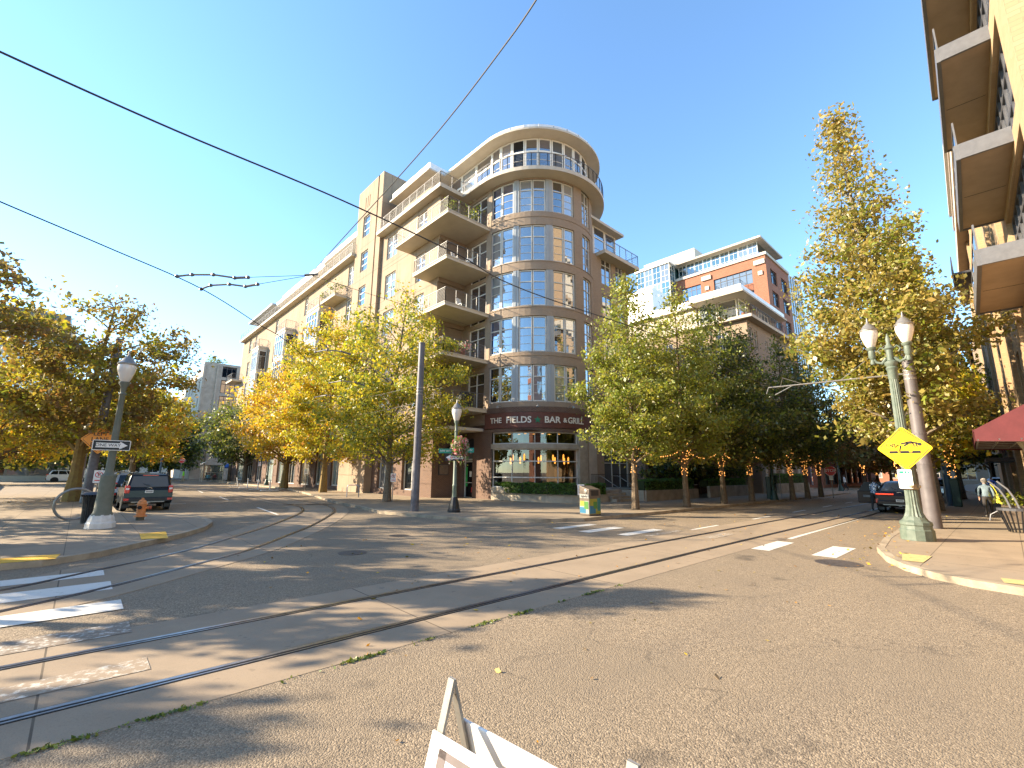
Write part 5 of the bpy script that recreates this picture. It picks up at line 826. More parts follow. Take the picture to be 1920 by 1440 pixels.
# yellow bicycle warning
c=Vector((LX-.19,LY-.02,2.76)); r=(0,-1,0); y=thing('warning_sign','yellow diamond sign with a falling cyclist over track gaps on the double lamp','sign',c); mb=MB(); plate(mb,(0,0,0),r,.92,.92,YEL,.01,.06,rot=PI/4); mb.build('sign_face',y); mb=MB()
for k in range(4):
    a=k*PI/2; f=lambda x,yy: (x*math.cos(a)-yy*math.sin(a),x*math.sin(a)+yy*math.cos(a)); p0=f(.565,.03) ; p1=f(.03,.565); line(mb,(0,0,0),r,*p0,*p1,.02,SBK,.008)
o=.009; ring(mb,(0,0,0),r,-.33,.09,.085,.016,SBK,o); 
for a in ((-.33,.09,-.2,.03),(-.2,.03,-.12,.1),(-.22,.12,-.06,.06),(-.33,.09,-.22,.12),(-.2,.03,-.22,.14),(-.12,.1,-.2,.03),(-.06,.06,-.12,-.1),(-.08,.09,-.12,-.1)): line(mb,(0,0,0),r,*a,.022,SBK,o)
for a,w_ in (((-.06,.13,.09,.17),.05),((.0,.07,.1,.13),.045),((.07,.16,.2,.17),.08),((.19,.17,.32,.14),.05),((.2,.17,.24,.04),.03),((.28,.14,.3,.03),.03)): line(mb,(0,0,0),r,*a,w_,SBK,o)
ring(mb,(0,0,0),r,.36,.11,.05,.05,SBK,o,14)
for x0,x1 in ((-.36,-.16),(-.1,.1),(.17,.36)): poly(mb,(0,0,0),r,[(x0,-.13),(x1,-.13),(x1,-.075),(x0,-.075)],SBK,o)
poly(mb,(0,0,0),r,[(-.36,-.15),(.36,-.15),(.36,-.12),(-.36,-.12)],SBK,o); mb.build('pictogram',y)
def notice(label,c,r,w,h,lines,head=None):
    s=thing('notice_sign',label,'sign',c); mb=MB(); plate(mb,(0,0,0),r,w,h,SWH,.008,.03); mb.build('sign_face',s); mb=MB()
    for i,(y_,x0,x1,t) in enumerate(lines): poly(mb,(0,0,0),r,[(x0,y_),(x1,y_),(x1,y_+t),(x0,y_+t)],SGR if head and i<head else SBK,.006)
    mb.build('printed_lines',s); return s
notice('small white notice with green print below the yellow diamond sign',(LX-.2,LY+.06,1.86),r,.33,.55,[(.16,-.12,-.02,.07),(.16,.0,.05,.07),(.16,.08,.12,.06),(.05,-.12,.12,.012),(.0,-.12,.1,.012),(-.05,-.12,.12,.012),(-.1,-.12,.08,.012),(-.22,-.06,.08,.02)],3)
# one way, left
c=pl+Vector((-.06,-.2,2.62)); rr_=(1,-.03,0); s=thing('one_way_sign','ONE WAY sign with an arrow to the right on the grey left lamp','sign',c); mb=MB(); plate(mb,(0,0,0),rr_,.95,.33,SWH,.01,.03); mb.build('sign_face',s); mb=MB(); poly(mb,(0,0,0),rr_,[(-.455,-.145),(.455,-.145),(.455,.145),(-.455,.145)],SBK,.007); mb.build('black_field',s); mb=MB(); poly(mb,(0,0,0),rr_,[(-.39,-.075),(.2,-.075),(.2,-.125),(.4,0),(.2,.125),(.2,.075),(-.39,.075)],SWH,.009); mb.build('arrow',s); text('ONE WAY',.135,SBK,s,Vector((-.09,0,0))+Vector((0,-1,0))*.014,rr_,(0,0,1),ext=.001)
# left lane ends
c=G(181,837,2.9) if False else Vector((.62,34.4,3.6)); s=thing('warning_sign','orange diamond LEFT LANE ENDS sign half hidden behind the ONE WAY sign','sign',c); mb=MB(); plate(mb,(0,0,0),(1,0,0),1.15,1.15,ORG,.012,.06,rot=PI/4); mb.build('sign_face',s); mb=MB()
for k in range(4): a=k*PI/2; f=lambda x,yy: (x*math.cos(a)-yy*math.sin(a),x*math.sin(a)+yy*math.cos(a)); line(mb,(0,0,0),(1,0,0),*f(.7,.03),*f(.03,.7),.02,SBK,.009)
mb.build('border',s)
for i,wd in enumerate(('LEFT','LANE','ENDS')): text(wd,.3,SBK,s,(0,-.012,.3-.3*i),(1,0,0),(0,0,1),ext=.001,bold=.004)
# stop signs
def stop(label,p,h,r,pl_=True):
    s=thing('stop_sign',label,'sign',p); mb=MB(); R_=Vector(r).normalized(); nn=R_.cross(Vector((0,0,1))); mb.tube([(0,0,0),(0,0,h+.3)],.03,STEEL,6); mb.build('post',s); mb=MB(); o8=lambda q: [(q*math.cos(rad(22.5+45*i)),q*math.sin(rad(22.5+45*i))) for i in range(8)]
    C_=Vector((0,0,h))+nn*.04; poly(mb,C_,r,o8(.41),SWH,0); poly(mb,C_,r,o8(.385),RED,.004); poly(mb,C_,r,o8(.41)[::-1],STEEL,-.004); mb.build('sign_face',s); text('STOP',.3,SWH,s,C_+nn*.01,r,(0,0,1),ext=.001,bold=.004)
    if pl_: mb=MB(); plate(mb,Vector((0,0,h-.55))+nn*.04,r,.25,.32,SWH,.008,.02); mb.build('small_plate',s)
stop('red STOP sign at the far end of the left street by the person in lime','' or G(335,905,kb)*1.0,3.1,(1,-.1,0),False); stop('small red STOP sign just under the ONE WAY sign on the left',(2.6,66,kb),3.35,(1,0,0),False); stop('red STOP sign at the cross street on the right, beside the rusty tree',G(1563,934,kb),2.1,(.25,-1,0))
# sign cluster at the restaurant corner lamp
lp=G(851,960,kb); dr=Vector((.73,-.68,0)); nrm=dr.cross(Vector((0,0,1)))
c=lp+dr*-.02+nrm*.12+Vector((0,0,2.5)); s=thing('one_way_sign','ONE WAY sign with an arrow to the left under the flower basket','sign',c); mb=MB(); plate(mb,(0,0,0),dr,.92,.32,SBK,.01,.02); mb.build('sign_face',s); mb=MB(); line_=[(.4,-.075),(-.2,-.075),(-.2,-.13),(-.42,0),(-.2,.13),(-.2,.075),(.4,.075)]; poly(mb,(0,0,0),dr,line_,SWH,.008); mb.build('arrow',s); text('ONE WAY',.13,SBK,s,nrm*.011+dr*.08,dr,(0,0,1),ext=.001,bold=.002)
def street(label,c,r,txt):
    s=thing('street_name_sign',label,'sign',c); mb=MB(); plate(mb,(0,0,0),r,.72,.22,SGR,.008,.01); mb.build('sign_face',s); n_=Vector(r).normalized().cross(Vector((0,0,1))); text(txt,.13,SWH,s,n_*.008,r,(0,0,1),ext=.001)
street('green street name blade left of the flower basket',lp+Vector((-.42,.18,2.8)),(1,-.35,0),'NW 10TH'); street('green street name blade right of the flower basket',lp+Vector((.36,-.42,2.84)),(.5,-1,0),'NW 10TH')
def nopark(label,p,h,r,round_=True):
    s=thing('parking_sign',label,'sign',p); mb=MB(); mb.tube([(0,0,0),(0,0,h+.25)],.028,STEEL,6); mb.build('post',s); n_=Vector(r).normalized().cross(Vector((0,0,1))); c=Vector((0,0,h))+n_*.035; mb=MB(); plate(mb,c,r,.32,.5,SWH,.008,.02); mb.build('sign_face',s); mb=MB()
    if round_: ring(mb,c,r,0,.08,.12,.025,RED,.006); line(mb,c,r,-.08,.16,.08,0,.022,RED,.007); line(mb,c,r,-.02,.0,-.02,.15,.025,SBK,.0055); ring(mb,c,r,.01,.11,.04,.02,SBK,.0055,12); poly(mb,c,r,[(-.11,-.17),(.11,-.17),(.11,-.13),(-.11,-.13)],RED,.006)
    else:
        for i in range(5): poly(mb,c,r,[(-.11,.15-.07*i),(.11-.04*(i%2),.15-.07*i),(.11-.04*(i%2),.18-.07*i),(-.11,.18-.07*i)],SGR if i<2 else SBK,.006)
    mb.build('printed_symbol',s)
fr_=(.75,-.66,0)
nopark('white no parking sign on a thin post beside the maple by the tram pole',G(785,940,kb) if False else G(735,941,kb),1.45,fr_); nopark('white parking sign on a thin post between the golden maples',G(571,921,kb),1.75,fr_,False); nopark('small white sign on a post behind the delineators left of the orange maple',(17.0,66,kb),2.6,fr_); nopark('white parking sign on the far sidewalk beside the dark maple',(18.2,80,kb),2.7,fr_,False); nopark('pale parking sign behind the round rack and the litter can',G(172,968,kb),1.55,(1,0,0)); nopark('white post sign with printed rules right in front of the litter bin',G(1090,962,kb),1.05,fr_,False)
nopark('red and blue sign on the lamp past the green kiosk',(40.0,12.2,kb),2.3,(.3,-1,0)); nopark('red and white parking sign on the blue pole of the right sidewalk',(38.7,2.75,kb),3.2,(0,-1,0))
# ---------------------------------------------------------------- flower basket
c=lp+dr*.22+nrm*.02+Vector((0,0,2.98)); t=thing('flower_basket','hanging basket of pink and white flowers on the restaurant corner lamp','flower basket',c); mb=MB(); mb.lathe((0,0,-.2),[(.05,0),(.2,.08),(.26,.2)],mat('coir_liner',(.12,.07,.03),.9,.3,9),12); mb.build('basket',t); mb=MB(); mb.tube([(-.18,.16,.62),(0,0,.55),(0,0,.1)],.012,BLACK,5); mb.build('hanger',t); rg_=np.random.default_rng(3); n=1500; d=rg_.normal(size=(n,3)); d/=np.linalg.norm(d,axis=1)[:,None]; d*=rg_.uniform(.55,1.08,n)[:,None]*[.42,.42,.5]; d[:,2]+=.02; dd=rg_.normal(0,1,(260,3))*[.22,.22,.2]+[0,0,-.42]; leaves(np.concatenate([d,dd]),.09,rg_,'flowers',LM['flower'],t)
# ---------------------------------------------------------------- vehicles
def bev(o,w,seg=2): 
    b=o.modifiers.new('bevel','BEVEL'); b.width=w; b.segments=seg; b.limit_method='ANGLE'; b.angle_limit=rad(28); return o
def prof(mb,P,y0,y1,M,tap=0):
    n=len(P); L=[(x,y0+(tap*(z-P[0][1])),z) for x,z in P]; Rr=[(x,y1-(tap*(z-P[0][1])),z) for x,z in P]; mb.face(L,M); mb.face(Rr[::-1],M)
    for i in range(n): j=(i+1)%n; mb.face([L[i],Rr[i],Rr[j],L[j]],M)
def wheel(par,x,y,r,sgn):
    def ly(prf,M,nm,p,n=22):
        m=MB(); m.lathe((0,0,0),prf,M,n); m.v=[(a+x,sgn*c+y,b+r) for a,b,c in m.v]; return m.build(nm,p,True)
    wg=ly([(r*.62,-.11),(r*.93,-.115),(r,-.08),(r,.08),(r*.93,.115),(r*.66,.115)],TYRE,'wheel',par); ly([(r*.68,.06),(r*.66,.11),(r*.58,.09),(r*.2,.1),(.02,.115)],GMET,'rim',wg,14)
def patch(mb,q,u0,u1,v0,v1,M,off):
    q=[Vector(p) for p in q]; f=lambda u,v:(q[0].lerp(q[1],u)).lerp(q[3].lerp(q[2],u),v); n_=(q[1]-q[0]).cross(q[3]-q[0]).normalized()*off; P=[f(u0,v0)+n_,f(u1,v0)+n_,f(u1,v1)+n_,f(u0,v1)+n_]; mb.face(P,M)
def car(label,loc,rz,paint,L=4.8,W=1.87,low=None,cab=None,wt=.14,wr=.37,name='parked_car',cat='car',suv=True,lights='tall',group='cars along the left curb',axles=(.85,3.6)):
    t=thing(name,label,cat,loc,rz,group); hw=W/2
    low=low or [(0.05,.42),(0,.62),(.02,.98),(.08,1.1),(3.6,1.1),(4.55,1.0),(4.78,.82),(4.8,.45),(4.5,.32),(.4,.32)]
    mb=MB(); prof(mb,low,-hw,hw,paint); bd=bev(mb.build('body',t,True),.075,3)
    (xa,za),(xb,zb),(xc,zc),(xd,zd)=cab or [(.1,1.06),(.46,1.73),(2.75,1.75),(3.65,1.08)]
    bw=hw-.05; tw=hw-.05-wt; P=[(xa,-bw,za),(xd,-bw,zd),(xd,bw,zd),(xa,bw,za),(xb,-tw,zb),(xc,-tw,zc),(xc,tw,zc),(xb,tw,zb)]
    mb=MB(); mb.hexa(P,paint); bev(mb.build('cabin',t,True),.09,3)
    rear=[P[3],P[0],P[4],P[7]]; mb=MB(); patch(mb,rear,.07,.93,.12,.86,GLD,.012); mb.build('rear_window',t)
    mb=MB(); patch(mb,[P[1],P[2],P[6],P[5]],.07,.93,.12,.9,GLD,.012); mb.build('windscreen',t)
    for q in ([P[0],P[1],P[5],P[4]],[P[2],P[3],P[7],P[6]]):
        for u0,u1 in ((.06,.28),(.31,.57),(.60,.86)): mb=MB(); q2=q if q[0]==P[0] else [q[1],q[0],q[3],q[2]]; patch(mb,q,u0 if q[0]==P[0] else 1-u1,u1 if q[0]==P[0] else 1-u0,.16,.84,GLD,.014); mb.build('side_window',t)
    for x in axles:
        for sg_ in (-1,1):
            mb=MB(); m=MB(); m.lathe((0,0,0),[(wr*1.14,-.02),(wr*1.14,.012),(wr*.9,.014)],BLACK,24); m.v=[(a+x,sg_*(hw+c-.002),b+wr) for a,b,c in m.v]; m.build('wheel_arch',t); wheel(t,x,sg_*(hw-.10),wr,sg_)
    mb=MB(); mb.box(-.05,.25,-hw+.04,hw-.04,.42,.66,BLACK if lights=='tall' else paint); b_=bev(mb.build('rear_bumper',t),.05); mb=MB(); mb.box(-.062,.1,-hw+.3,hw-.3,.42,.47,STEEL); mb.build('trim_strip',b_)
    for sg_ in (-1,1):
        y0,y1=sorted((sg_*(hw-.20),sg_*(hw-.01)))
        if lights=='tall':
            mb=MB(); mb.box(-.03,.2,y0,y1,.86,1.22,TAIL); o=bev(mb.build('tail_light',t),.04); mb=MB(); mb.box(-.036,.0,y0+.03,y1-.03,1.02,1.1,SWH); mb.build('reversing_lamp',o); mb=MB(); mb.box(-.058,0,y0,y1,.52,.62,TAIL); mb.build('reflector',t)
        else:
            y0,y1=sorted((sg_*(hw-.03),sg_*.24)); mb=MB(); mb.box(-.03,.05,y0,y1,.95,1.0,TAILON); mb.build('tail_light',t); y0,y1=sorted((sg_*(hw-.0),sg_*(hw-.1))); mb=MB(); mb.box(-.03,.1,y0,y1,.52,.72,TAIL); mb.build('reflector',t)
        mb=MB(); mb.box(xd-.35,xd-.15,*sorted((sg_*(hw-.02),sg_*(hw+.2))),1.05,1.22,paint); bev(mb.build('wing_mirror',t),.04)
        if suv: mb=MB(); mb.box(xb+.1,xc-.1,*sorted((sg_*(tw-.1),sg_*(tw-.05))),zb+.06,zb+.1,GMET); 
        if suv:
            for x in (xb+.15,(xb+xc)/2,xc-.15): mb.box(x-.06,x+.06,*sorted((sg_*(tw-.11),sg_*(tw-.04))),zb-.02,zb+.06,BLACK)
            mb.build('roof_rail',t)
        mb=MB(); mb.box(axles[0]-.52,axles[0]-.5,*sorted((sg_*(hw-.25),sg_*(hw-.02))),.16,.5,BLACK); mb.build('mud_flap',t)
    mb=MB(); z=(.86,.99) if lights=='tall' else (.60,.72); mb.box(-.07 if lights!='tall' else -.012,0.02,-.16,.16,*z,PLATE); pl_=mb.build('licence_plate',t); mb=MB()
    for i in range(6): mb.box(-.074 if lights!='tall' else -.016,0,-.12+.042*i,-.095+.042*i,z[0]+.035,z[1]-.035,SBK)
    mb.build('plate_print',pl_)
    mb=MB(); mb.box(xb-.05,xb+.06,-.3,.3,zb-.07,zb-.03,TAIL); mb.build('brake_light',t)
    mb=MB(); mb.tube([(xa+.0,.0,za+.16),(xa+.05,.18,za+.19),(xa+.14,.34,za+.3)],.012,BLACK,5); mb.tube([(xa-.03,-.1,za+.02),(xa-.045,.0,za+.05),(xa-.03,.1,za+.02)],.012,CHROME,5); mb.build('rear_wiper',t)
    mb=MB(); mb.tube([(.3,.45,.36),(-.04,.45,.33)],.03,STEEL,8); mb.box(-.1,.2,-.06,.06,.38,.44,STEEL); mb.build('exhaust_and_hitch',t)
    return t
car('black four wheel drive car parked nearest behind the orange hydrant',(2.62,28.5,0),PI/2,BLKPAINT,cab=[(.08,1.06),(.36,1.74),(2.8,1.77),(3.65,1.08)],wr=.39)
car('silver estate car parked directly in front of the black four wheel drive',(2.45,35.0,0),PI/2,SILVER,wr=.35); car('white car parked third in line along the left curb',(2.4,41.6,0),PI/2,WHITEC); car('blue car parked fourth in line along the left curb',(2.4,48.2,0),PI/2,BLUEC); car('dark parked car fifth in line along the left curb',(2.4,54.8,0),PI/2,BLKPAINT)
bm=car('dark maroon sloping back car stopped at the right curb with its door open',(30.9,3.95,0),0,DKRED,4.9,1.98,[(0.05,.4),(0,.6),(.0,.9),(.12,1.08),(3.6,1.06),(4.6,.95),(4.88,.78),(4.9,.42),(4.6,.3),(.4,.3)],[(.12,1.03),(1.35,1.60),(2.6,1.63),(3.7,1.04)],.2,.38,suv=False,lights='thin',group='cars on the right street',axles=(.95,3.85))
mb=MB(); mb.hexa([(2.5,1.0,.36),(2.3,2.15,.38),(2.2,2.16,.38),(2.4,1.02,.36),(2.5,1.0,1.05),(2.3,2.15,1.05),(2.2,2.16,1.05),(2.4,1.02,1.05)],DKRED); d_=bev(mb.build('open_door',bm),.03); mb=MB(); mb.hexa([(2.46,1.05,1.05),(2.28,2.1,1.05),(2.24,2.1,1.05),(2.42,1.05,1.05),(2.48,1.05,1.55),(2.34,1.8,1.55),(2.3,1.8,1.55),(2.44,1.05,1.55)],BLACK); mb.build('door_window',d_); mb=MB(); mb.box(2.2,2.3,1.5,1.9,.7,.82,GMET); mb.build('door_handle',d_)
car('dark car with lit red tail lights waiting far down the right street',(56,4.6,0),0,BLKPAINT,4.7,1.9,lights='thin',suv=False,group='cars on the right street',name='waiting_car'); car('silver car parked far down the right curb',(46.5,3.9,0),0,SILVER,4.6,1.8,suv=False,group='cars on the right street'); car('silver car crossing beyond the far end of the right sidewalk',(68,-1.5,0),PI/2,SILVER,4.6,1.8,suv=False,group='cars on the right street',name='crossing_car'); car('white van like car parked beside the glass pavilion',(-3.2,92,0),0,WHITEC,group='cars along the left curb')
# ---------------------------------------------------------------- people
def person(label,loc,rz,top,legs,shoe,hair,arms=((.05,-.1),(.05,.1)),stride=.22,lean=.05,h=1.7,sit=False,hat=None):
    t=thing('person',label,'person',loc,rz); k=h/1.72; J=[];E=[];Rd=[]
    def j(p,r,par=None): J.append(Vector(p)*k); Rd.append(r*k); i=len(J)-1; (E.append((par,i)) if par is not None else None); return i
    pz=.94 if not sit else .52; l=lean; pv=j((0,0,pz),.125); sp=j((0,l*.4,pz+.2),.125,pv); ch=j((0,l*.9,pz+.40),.145,sp); nk=j((0,l*1.15,pz+.56),.058,ch); hd=j((0,l*1.2+.02,pz+.66),.085,nk); h2=j((0,l*1.2+.01,pz+.75),.088,hd); ns=j((0,l*1.2+.115,pz+.665),.018,hd)
    for sg_,(fw_,el) in zip((-1,1),arms):
        s_=j((sg_*.185,l*.95,pz+.45),.062,ch); e_=j((sg_*.25,l*.9+fw_*.5,pz+.17),.047,s_); w_=j((sg_*.245,l*.8+fw_+el*.3,pz-.07+abs(el)*.2),.033,e_); hp=j((sg_*.24,l*.8+fw_+el*.35,pz-.15+abs(el)*.22),.03,w_)
        for q in range(4): f1=j((sg_*(.262-.015*abs(q-1.5)*0)-0*q,l*.8+fw_+el*.35-.03+.02*q,pz-.205+abs(el)*.22+.006*abs(q-1.5)),.010,hp); j((sg_*.25,l*.8+fw_+el*.35-.026+.02*q,pz-.245+abs(el)*.22+.01*abs(q-1.5)),.008,f1)
        th=j((sg_*.225,l*.8+fw_+el*.35+.045,pz-.17+abs(el)*.22),.011,hp); j((sg_*.22,l*.8+fw_+el*.35+.06,pz-.21+abs(el)*.22),.009,th)
    for sg_ in (-1,1):
        st_=stride*sg_
        if sit: hp=j((sg_*.09,0,pz-.02),.1,pv); kn=j((sg_*.12,.42,pz-.02),.07,hp); an=j((sg_*.12,.44,.10),.045,kn); 
        else: hp=j((sg_*.09,0,pz-.05),.1,pv); kn=j((sg_*.1,st_*.6+.04,.50),.068,hp); an=j((sg_*.1,st_-.02,.10+max(0,-st_)*.35),.045,kn)
        a_=J[an]/k; tt=j((sg_*.11,a_.y+.08,.05+max(0,-st_)*.15),.042,an); j((sg_*.115,a_.y+.19,.035),.032,tt)
    me=bpy.data.meshes.new('body'); me.from_pydata([tuple(v) for v in J],E,[]); o=bpy.data.objects.new('body',me); COL.objects.link(o); md=o.modifiers.new('s','SKIN'); md.use_smooth_shade=True
    for i,v in enumerate(me.skin_vertices[0].data): v.radius=(Rd[i],Rd[i]*(.72 if i in(pv,sp,ch) else 1)); v.use_root=(i==0)
    o.modifiers.new('u','SUBSURF').render_levels=1; o.modifiers['u'].levels=1
    dg=bpy.context.evaluated_depsgraph_get(); m2=bpy.data.meshes.new_from_object(o.evaluated_get(dg)); bpy.data.objects.remove(o); m2.name='body'; m2.materials.clear()
    for M in (top,legs,SKIN,shoe): m2.materials.append(M)
    for p in m2.polygons:
        c=p.center/k; hand=abs(c.x)>.2 and c.z<pz-.03 and c.z>pz-.32
        p.material_index=3 if c.z<.1 else 2 if (c.z>pz+.565 or (hand and not sit)) else 1 if c.z<pz+.02 or (sit and c.y>.1 and c.z<pz+.1) else 0; p.use_smooth=True
    b=bpy.data.objects.new('body',m2); COL.objects.link(b); b.parent=t
    mb=MB(); hz=(pz+.72)*k; mb.lathe((0,(l*1.2-.012)*k,hz),[(.06*k,-.11*k),(.10*k,-.05*k),(.108*k,.0),(.10*k,.06*k),(.06*k,.115*k),(.01,.13*k)],hat or hair,14); mb.build('hair' if not hat else 'cap',t,True); return t
pw=G(1857,970,kb); wk=person('grey haired person in a pale denim jacket walking away on the right sidewalk',pw,-PI/2+.02,DENIM,DPANT,mat('white_shoes',(.6,.58,.55),.6,.05,5),HAIR,arms=((.12,.0),(-.02,.2)),stride=.2,h=1.66)
bg_=thing('shoulder_bag','bright yellow bag hanging at the side of the walking person','bag',pw+Vector((.02,-.36,.62))); mb=MB(); mb.hexa([(-.2,-.09,.0),(.2,-.09,.06),(.2,.09,.06),(-.2,.09,.0),(-.24,-.05,.42),(.16,-.05,.46),(.16,.05,.46),(-.24,.05,.42)],YBAG); bev(mb.build('bag_body',bg_,True),.05); mb=MB(); mb.tube([(-.18,0,.42),(-.1,.1,.72),(.0,.17,.82),(.1,.1,.72),(.12,0,.44)],.014,YBAG,5); mb.build('strap',bg_)
person('person in a blue and white plaid shirt leaning into the open car door',(32.3,5.22,0),-PI/2-.25,PLAID,DPANT,BLACK,DHAIR,arms=((.3,.2),(.28,.3)),stride=.08,lean=.16,h=1.74)
person('person in a lime green vest standing by the far stop sign',Vector((10.95,80,KB)),PI/2,HIVIS,mat('khaki_trousers',(.3,.24,.14),.85,.1,9),BLACK,DHAIR,h=1.75,stride=.1)
person('seated person in light blue at the glass bus shelter',(15.1,86.9,KB-.05),PI,LBLUE,DPANT,BLACK,DHAIR,sit=True); person('person in dark maroon clothes at the edge of the glass bus shelter',(16.0,86.6,KB-.05),PI*.9,REDC,DPANT,BLACK,DHAIR,sit=True,lean=.2)
person('distant person in blue at the end of the right sidewalk',(66,1.2,0),PI/2,mat('blue_jacket',(.05,.1,.35),.8,.1,5),DPANT,BLACK,DHAIR); person('distant person in pale clothes on the far restaurant side sidewalk',(63,12.6,KB),0,SWH,DPANT,BLACK,DHAIR)
# ---------------------------------------------------------------- street furniture
hp=G(262,975,kb); t=thing('fire_hydrant','orange fire hydrant on the curb behind the black car','hydrant',hp,-.35); mb=MB(); mb.lathe((0,0,0),[(.13,0),(.13,.12)],mat('hydrant_foot',(.10,.085,.06),.8,.2,8),12); mb.build('foot',t); mb=MB(); mb.lathe((0,0,.12),[(.20,0),(.20,.05),(.145,.06),(.14,.42),(.17,.43),(.17,.47),(.14,.48),(.13,.55),(.085,.60),(.04,.62),(.04,.68)],HYD,16); mb.build('barrel',t,True)
def cyl(mb,a,b,r,M,n=14): mb.tube([a,b],r,M,n)
mb=MB(); cyl(mb,(0,0,.46),(0,-.2,.46),.085,HYD); o=mb.build('pumper_outlet',t); mb=MB(); cyl(mb,(0,-.2,.46),(0,-.24,.46),.07,BLACK); cyl(mb,(0,-.24,.46),(0,-.27,.46),.025,BLACK,6); mb.build('outlet_cap',o)
mb=MB(); cyl(mb,(.1,0,.44),(.24,0,.44),.055,HYD); cyl(mb,(.24,0,.44),(.29,0,.44),.068,mat('faded_red',(.45,.09,.04),.6,.2,8)); mb.build('hose_outlet',t)
cp=G(181,984,kb); cp=Vector((cp.x-.12,cp.y+.15,KB)); t=thing('litter_can','round black slatted litter can behind the grey lamp','litter bin',cp); mb=MB()
for i in range(30): a=2*PI*i/30; q=lambda r,z: (r*math.cos(a),r*math.sin(a),z); mb.tube([q(.29,.06),q(.30,.5),q(.34,.92),q(.42,1.0)],.017,BLACK,5)
mb.build('slats',t,True); mb=MB()
for z,r_ in ((.08,.29),(.5,.3),(.92,.345)): mb.lathe((0,0,z),[(r_-.02,0),(r_+.01,0),(r_+.01,.04),(r_-.02,.04)],BLACK,26)
mb.build('band',t); mb=MB(); mb.lathe((0,0,.1),[(.25,0),(.27,.85)],mat('can_liner',(.03,.03,.03),.6,.1,5),20); mb.build('liner',t); mb=MB(); mb.lathe((0,0,.98),[(.40,0),(.42,.02),(.3,.1),(.2,.1)],DSTEEL,20); mb.build('rim_lid',t)
rp_=G(160,980,kb); t=thing('bike_rack','round pale steel hoop bike rack half hidden behind the litter can','bike rack',rp_+Vector((-.35,1.6,0))); mb=MB(); mb.tube([(.56*math.cos(2*PI*i/32),.1*math.cos(2*PI*i/32),.56+.56*math.sin(2*PI*i/32)) for i in range(33)],.045,STEEL,8,False); mb.build('hoop',t,True); mb=MB(); mb.box(-.12,.12,-.08,.08,0,.03,STEEL); mb.build('foot_plate',t)
sp_=G(661,932,kb); t=thing('bike_rack','small blue grey staple bike rack on the sidewalk before the maples','bike rack',sp_); mb=MB(); mb.tube([(-.3,.3,0),(-.3,.3,.72),(-.24,.24,.83),(.24,-.24,.83),(.3,-.3,.72),(.3,-.3,0)],.03,mat('blue_grey_steel',(.16,.2,.28),.4,.1,6),8); mb.build('hoop',t,True); mb=MB(); mb.box(-.36,-.24,.24,.36,0,.015,STEEL); mb.box(.24,.36,-.36,-.24,0,.015,STEEL); mb.build('foot_plate',t)
for i,(x,y,lab) in enumerate(((13.8,49.3,'white delineator post nearest the golden maples'),(13.6,52.6,'second white delineator post from the golden maples'),(13.8,57.5,'third white delineator post from the golden maples'),(14.2,63.5,'leaning white delineator post farthest from the golden maples'))):
    t=thing('delineator_post',lab,'bollard',(x,y,0),0,'white delineator posts'); mb=MB(); l_=-.2 if i==3 else 0; mb.tube([(0,0,0),(l_*.4,0,.5),(l_,0,1.05)],.055,SWH,8); mb.build('post',t); mb=MB(); mb.box(-.8,.8,-.16,.16,0,.07,SWH); mb.build('wheel_stop',t)
bp=G(1107,966,kb); a_=rad(-12); t=thing('litter_bin','boxy dark compacting litter bin with bright graphic panels by the crosswalk','litter bin',bp,a_); mb=MB(); mb.hexa([(-.33,-.33,0),(.33,-.33,0),(.33,.33,0),(-.33,.33,0),(-.33,-.33,1.12),(.33,-.33,1.12),(.33,.33,1.27),(-.33,.33,1.27)],mat('brown_bin_metal',(.10,.075,.055),.5,.15,6)); bev(mb.build('cabinet',t),.025); mb=MB(); mb.box(-.2,.2,-.345,-.33,.85,1.08,BLACK); mb.build('hopper',t); mb=MB()
gcol=[mat('panel_green',(.05,.15,.03),.4,.1,4),mat('panel_blue',(.02,.12,.2),.4,.1,4),mat('panel_yellow',(.24,.22,.03),.4,.1,4),mat('panel_teal',(.02,.13,.12),.4,.1,4),mat('panel_pale',(.24,.24,.22),.5,.1,4)]
mb.box(-.3,.3,-.336,-.33,.08,.72,gcol[2]); mb.box(-.3,.02,-.341,-.33,.1,.42,gcol[1]); mb.box(.12,.3,-.341,-.33,.2,.75,gcol[3]); mb.box(-.1,.1,-.344,-.33,.3,.6,gcol[0]); mb.build('front_graphic',t); mb=MB(); mb.box(-.336,-.33,-.3,.3,.08,.62,gcol[4]); mb.box(-.341,-.33,-.1,.3,.1,.35,gcol[1]); mb.box(-.343,-.33,-.28,.0,.28,.6,gcol[0]); mb.box(-.339,-.33,.0,.28,.4,.62,gcol[2]); mb.box(-.337,-.33,-.3,.3,.74,.9,gcol[4]); o=mb.build('side_graphic',t); text('bigbelly',.14,SBK,o,(-.343,0,.82),(0,-1,0),(0,0,1),ext=.001); mb=MB(); mb.lathe((0,0,0),[(.1,0),(.1,.02),(.06,.03)],STEEL,14); mb.v=[(-.335-c,b-.1,a*1.0+1.02) for a,b,c in mb.v]; mb.build('round_badge',t)
kp=G(1443,935,kb); t=thing('parking_kiosk','slim dark green pay kiosk with a white top light by the street lamp','kiosk',kp,.3); mb=MB(); mb.box(-.2,.2,-.16,.16,0,1.62,DGRN); bev(mb.build('cabinet',t),.05); mb=MB(); mb.lathe((0,0,1.62),[(.12,0),(.12,.06),(.04,.12)],SWH,12); mb.build('top_light',t); mb=MB(); mb.box(-.12,.12,-.17,-.16,1.05,1.4,GMET); mb.build('screen',t)
t2=dup(t,G(1797,950,kb),PI/2,'slim green pay kiosk behind the poles on the right sidewalk')
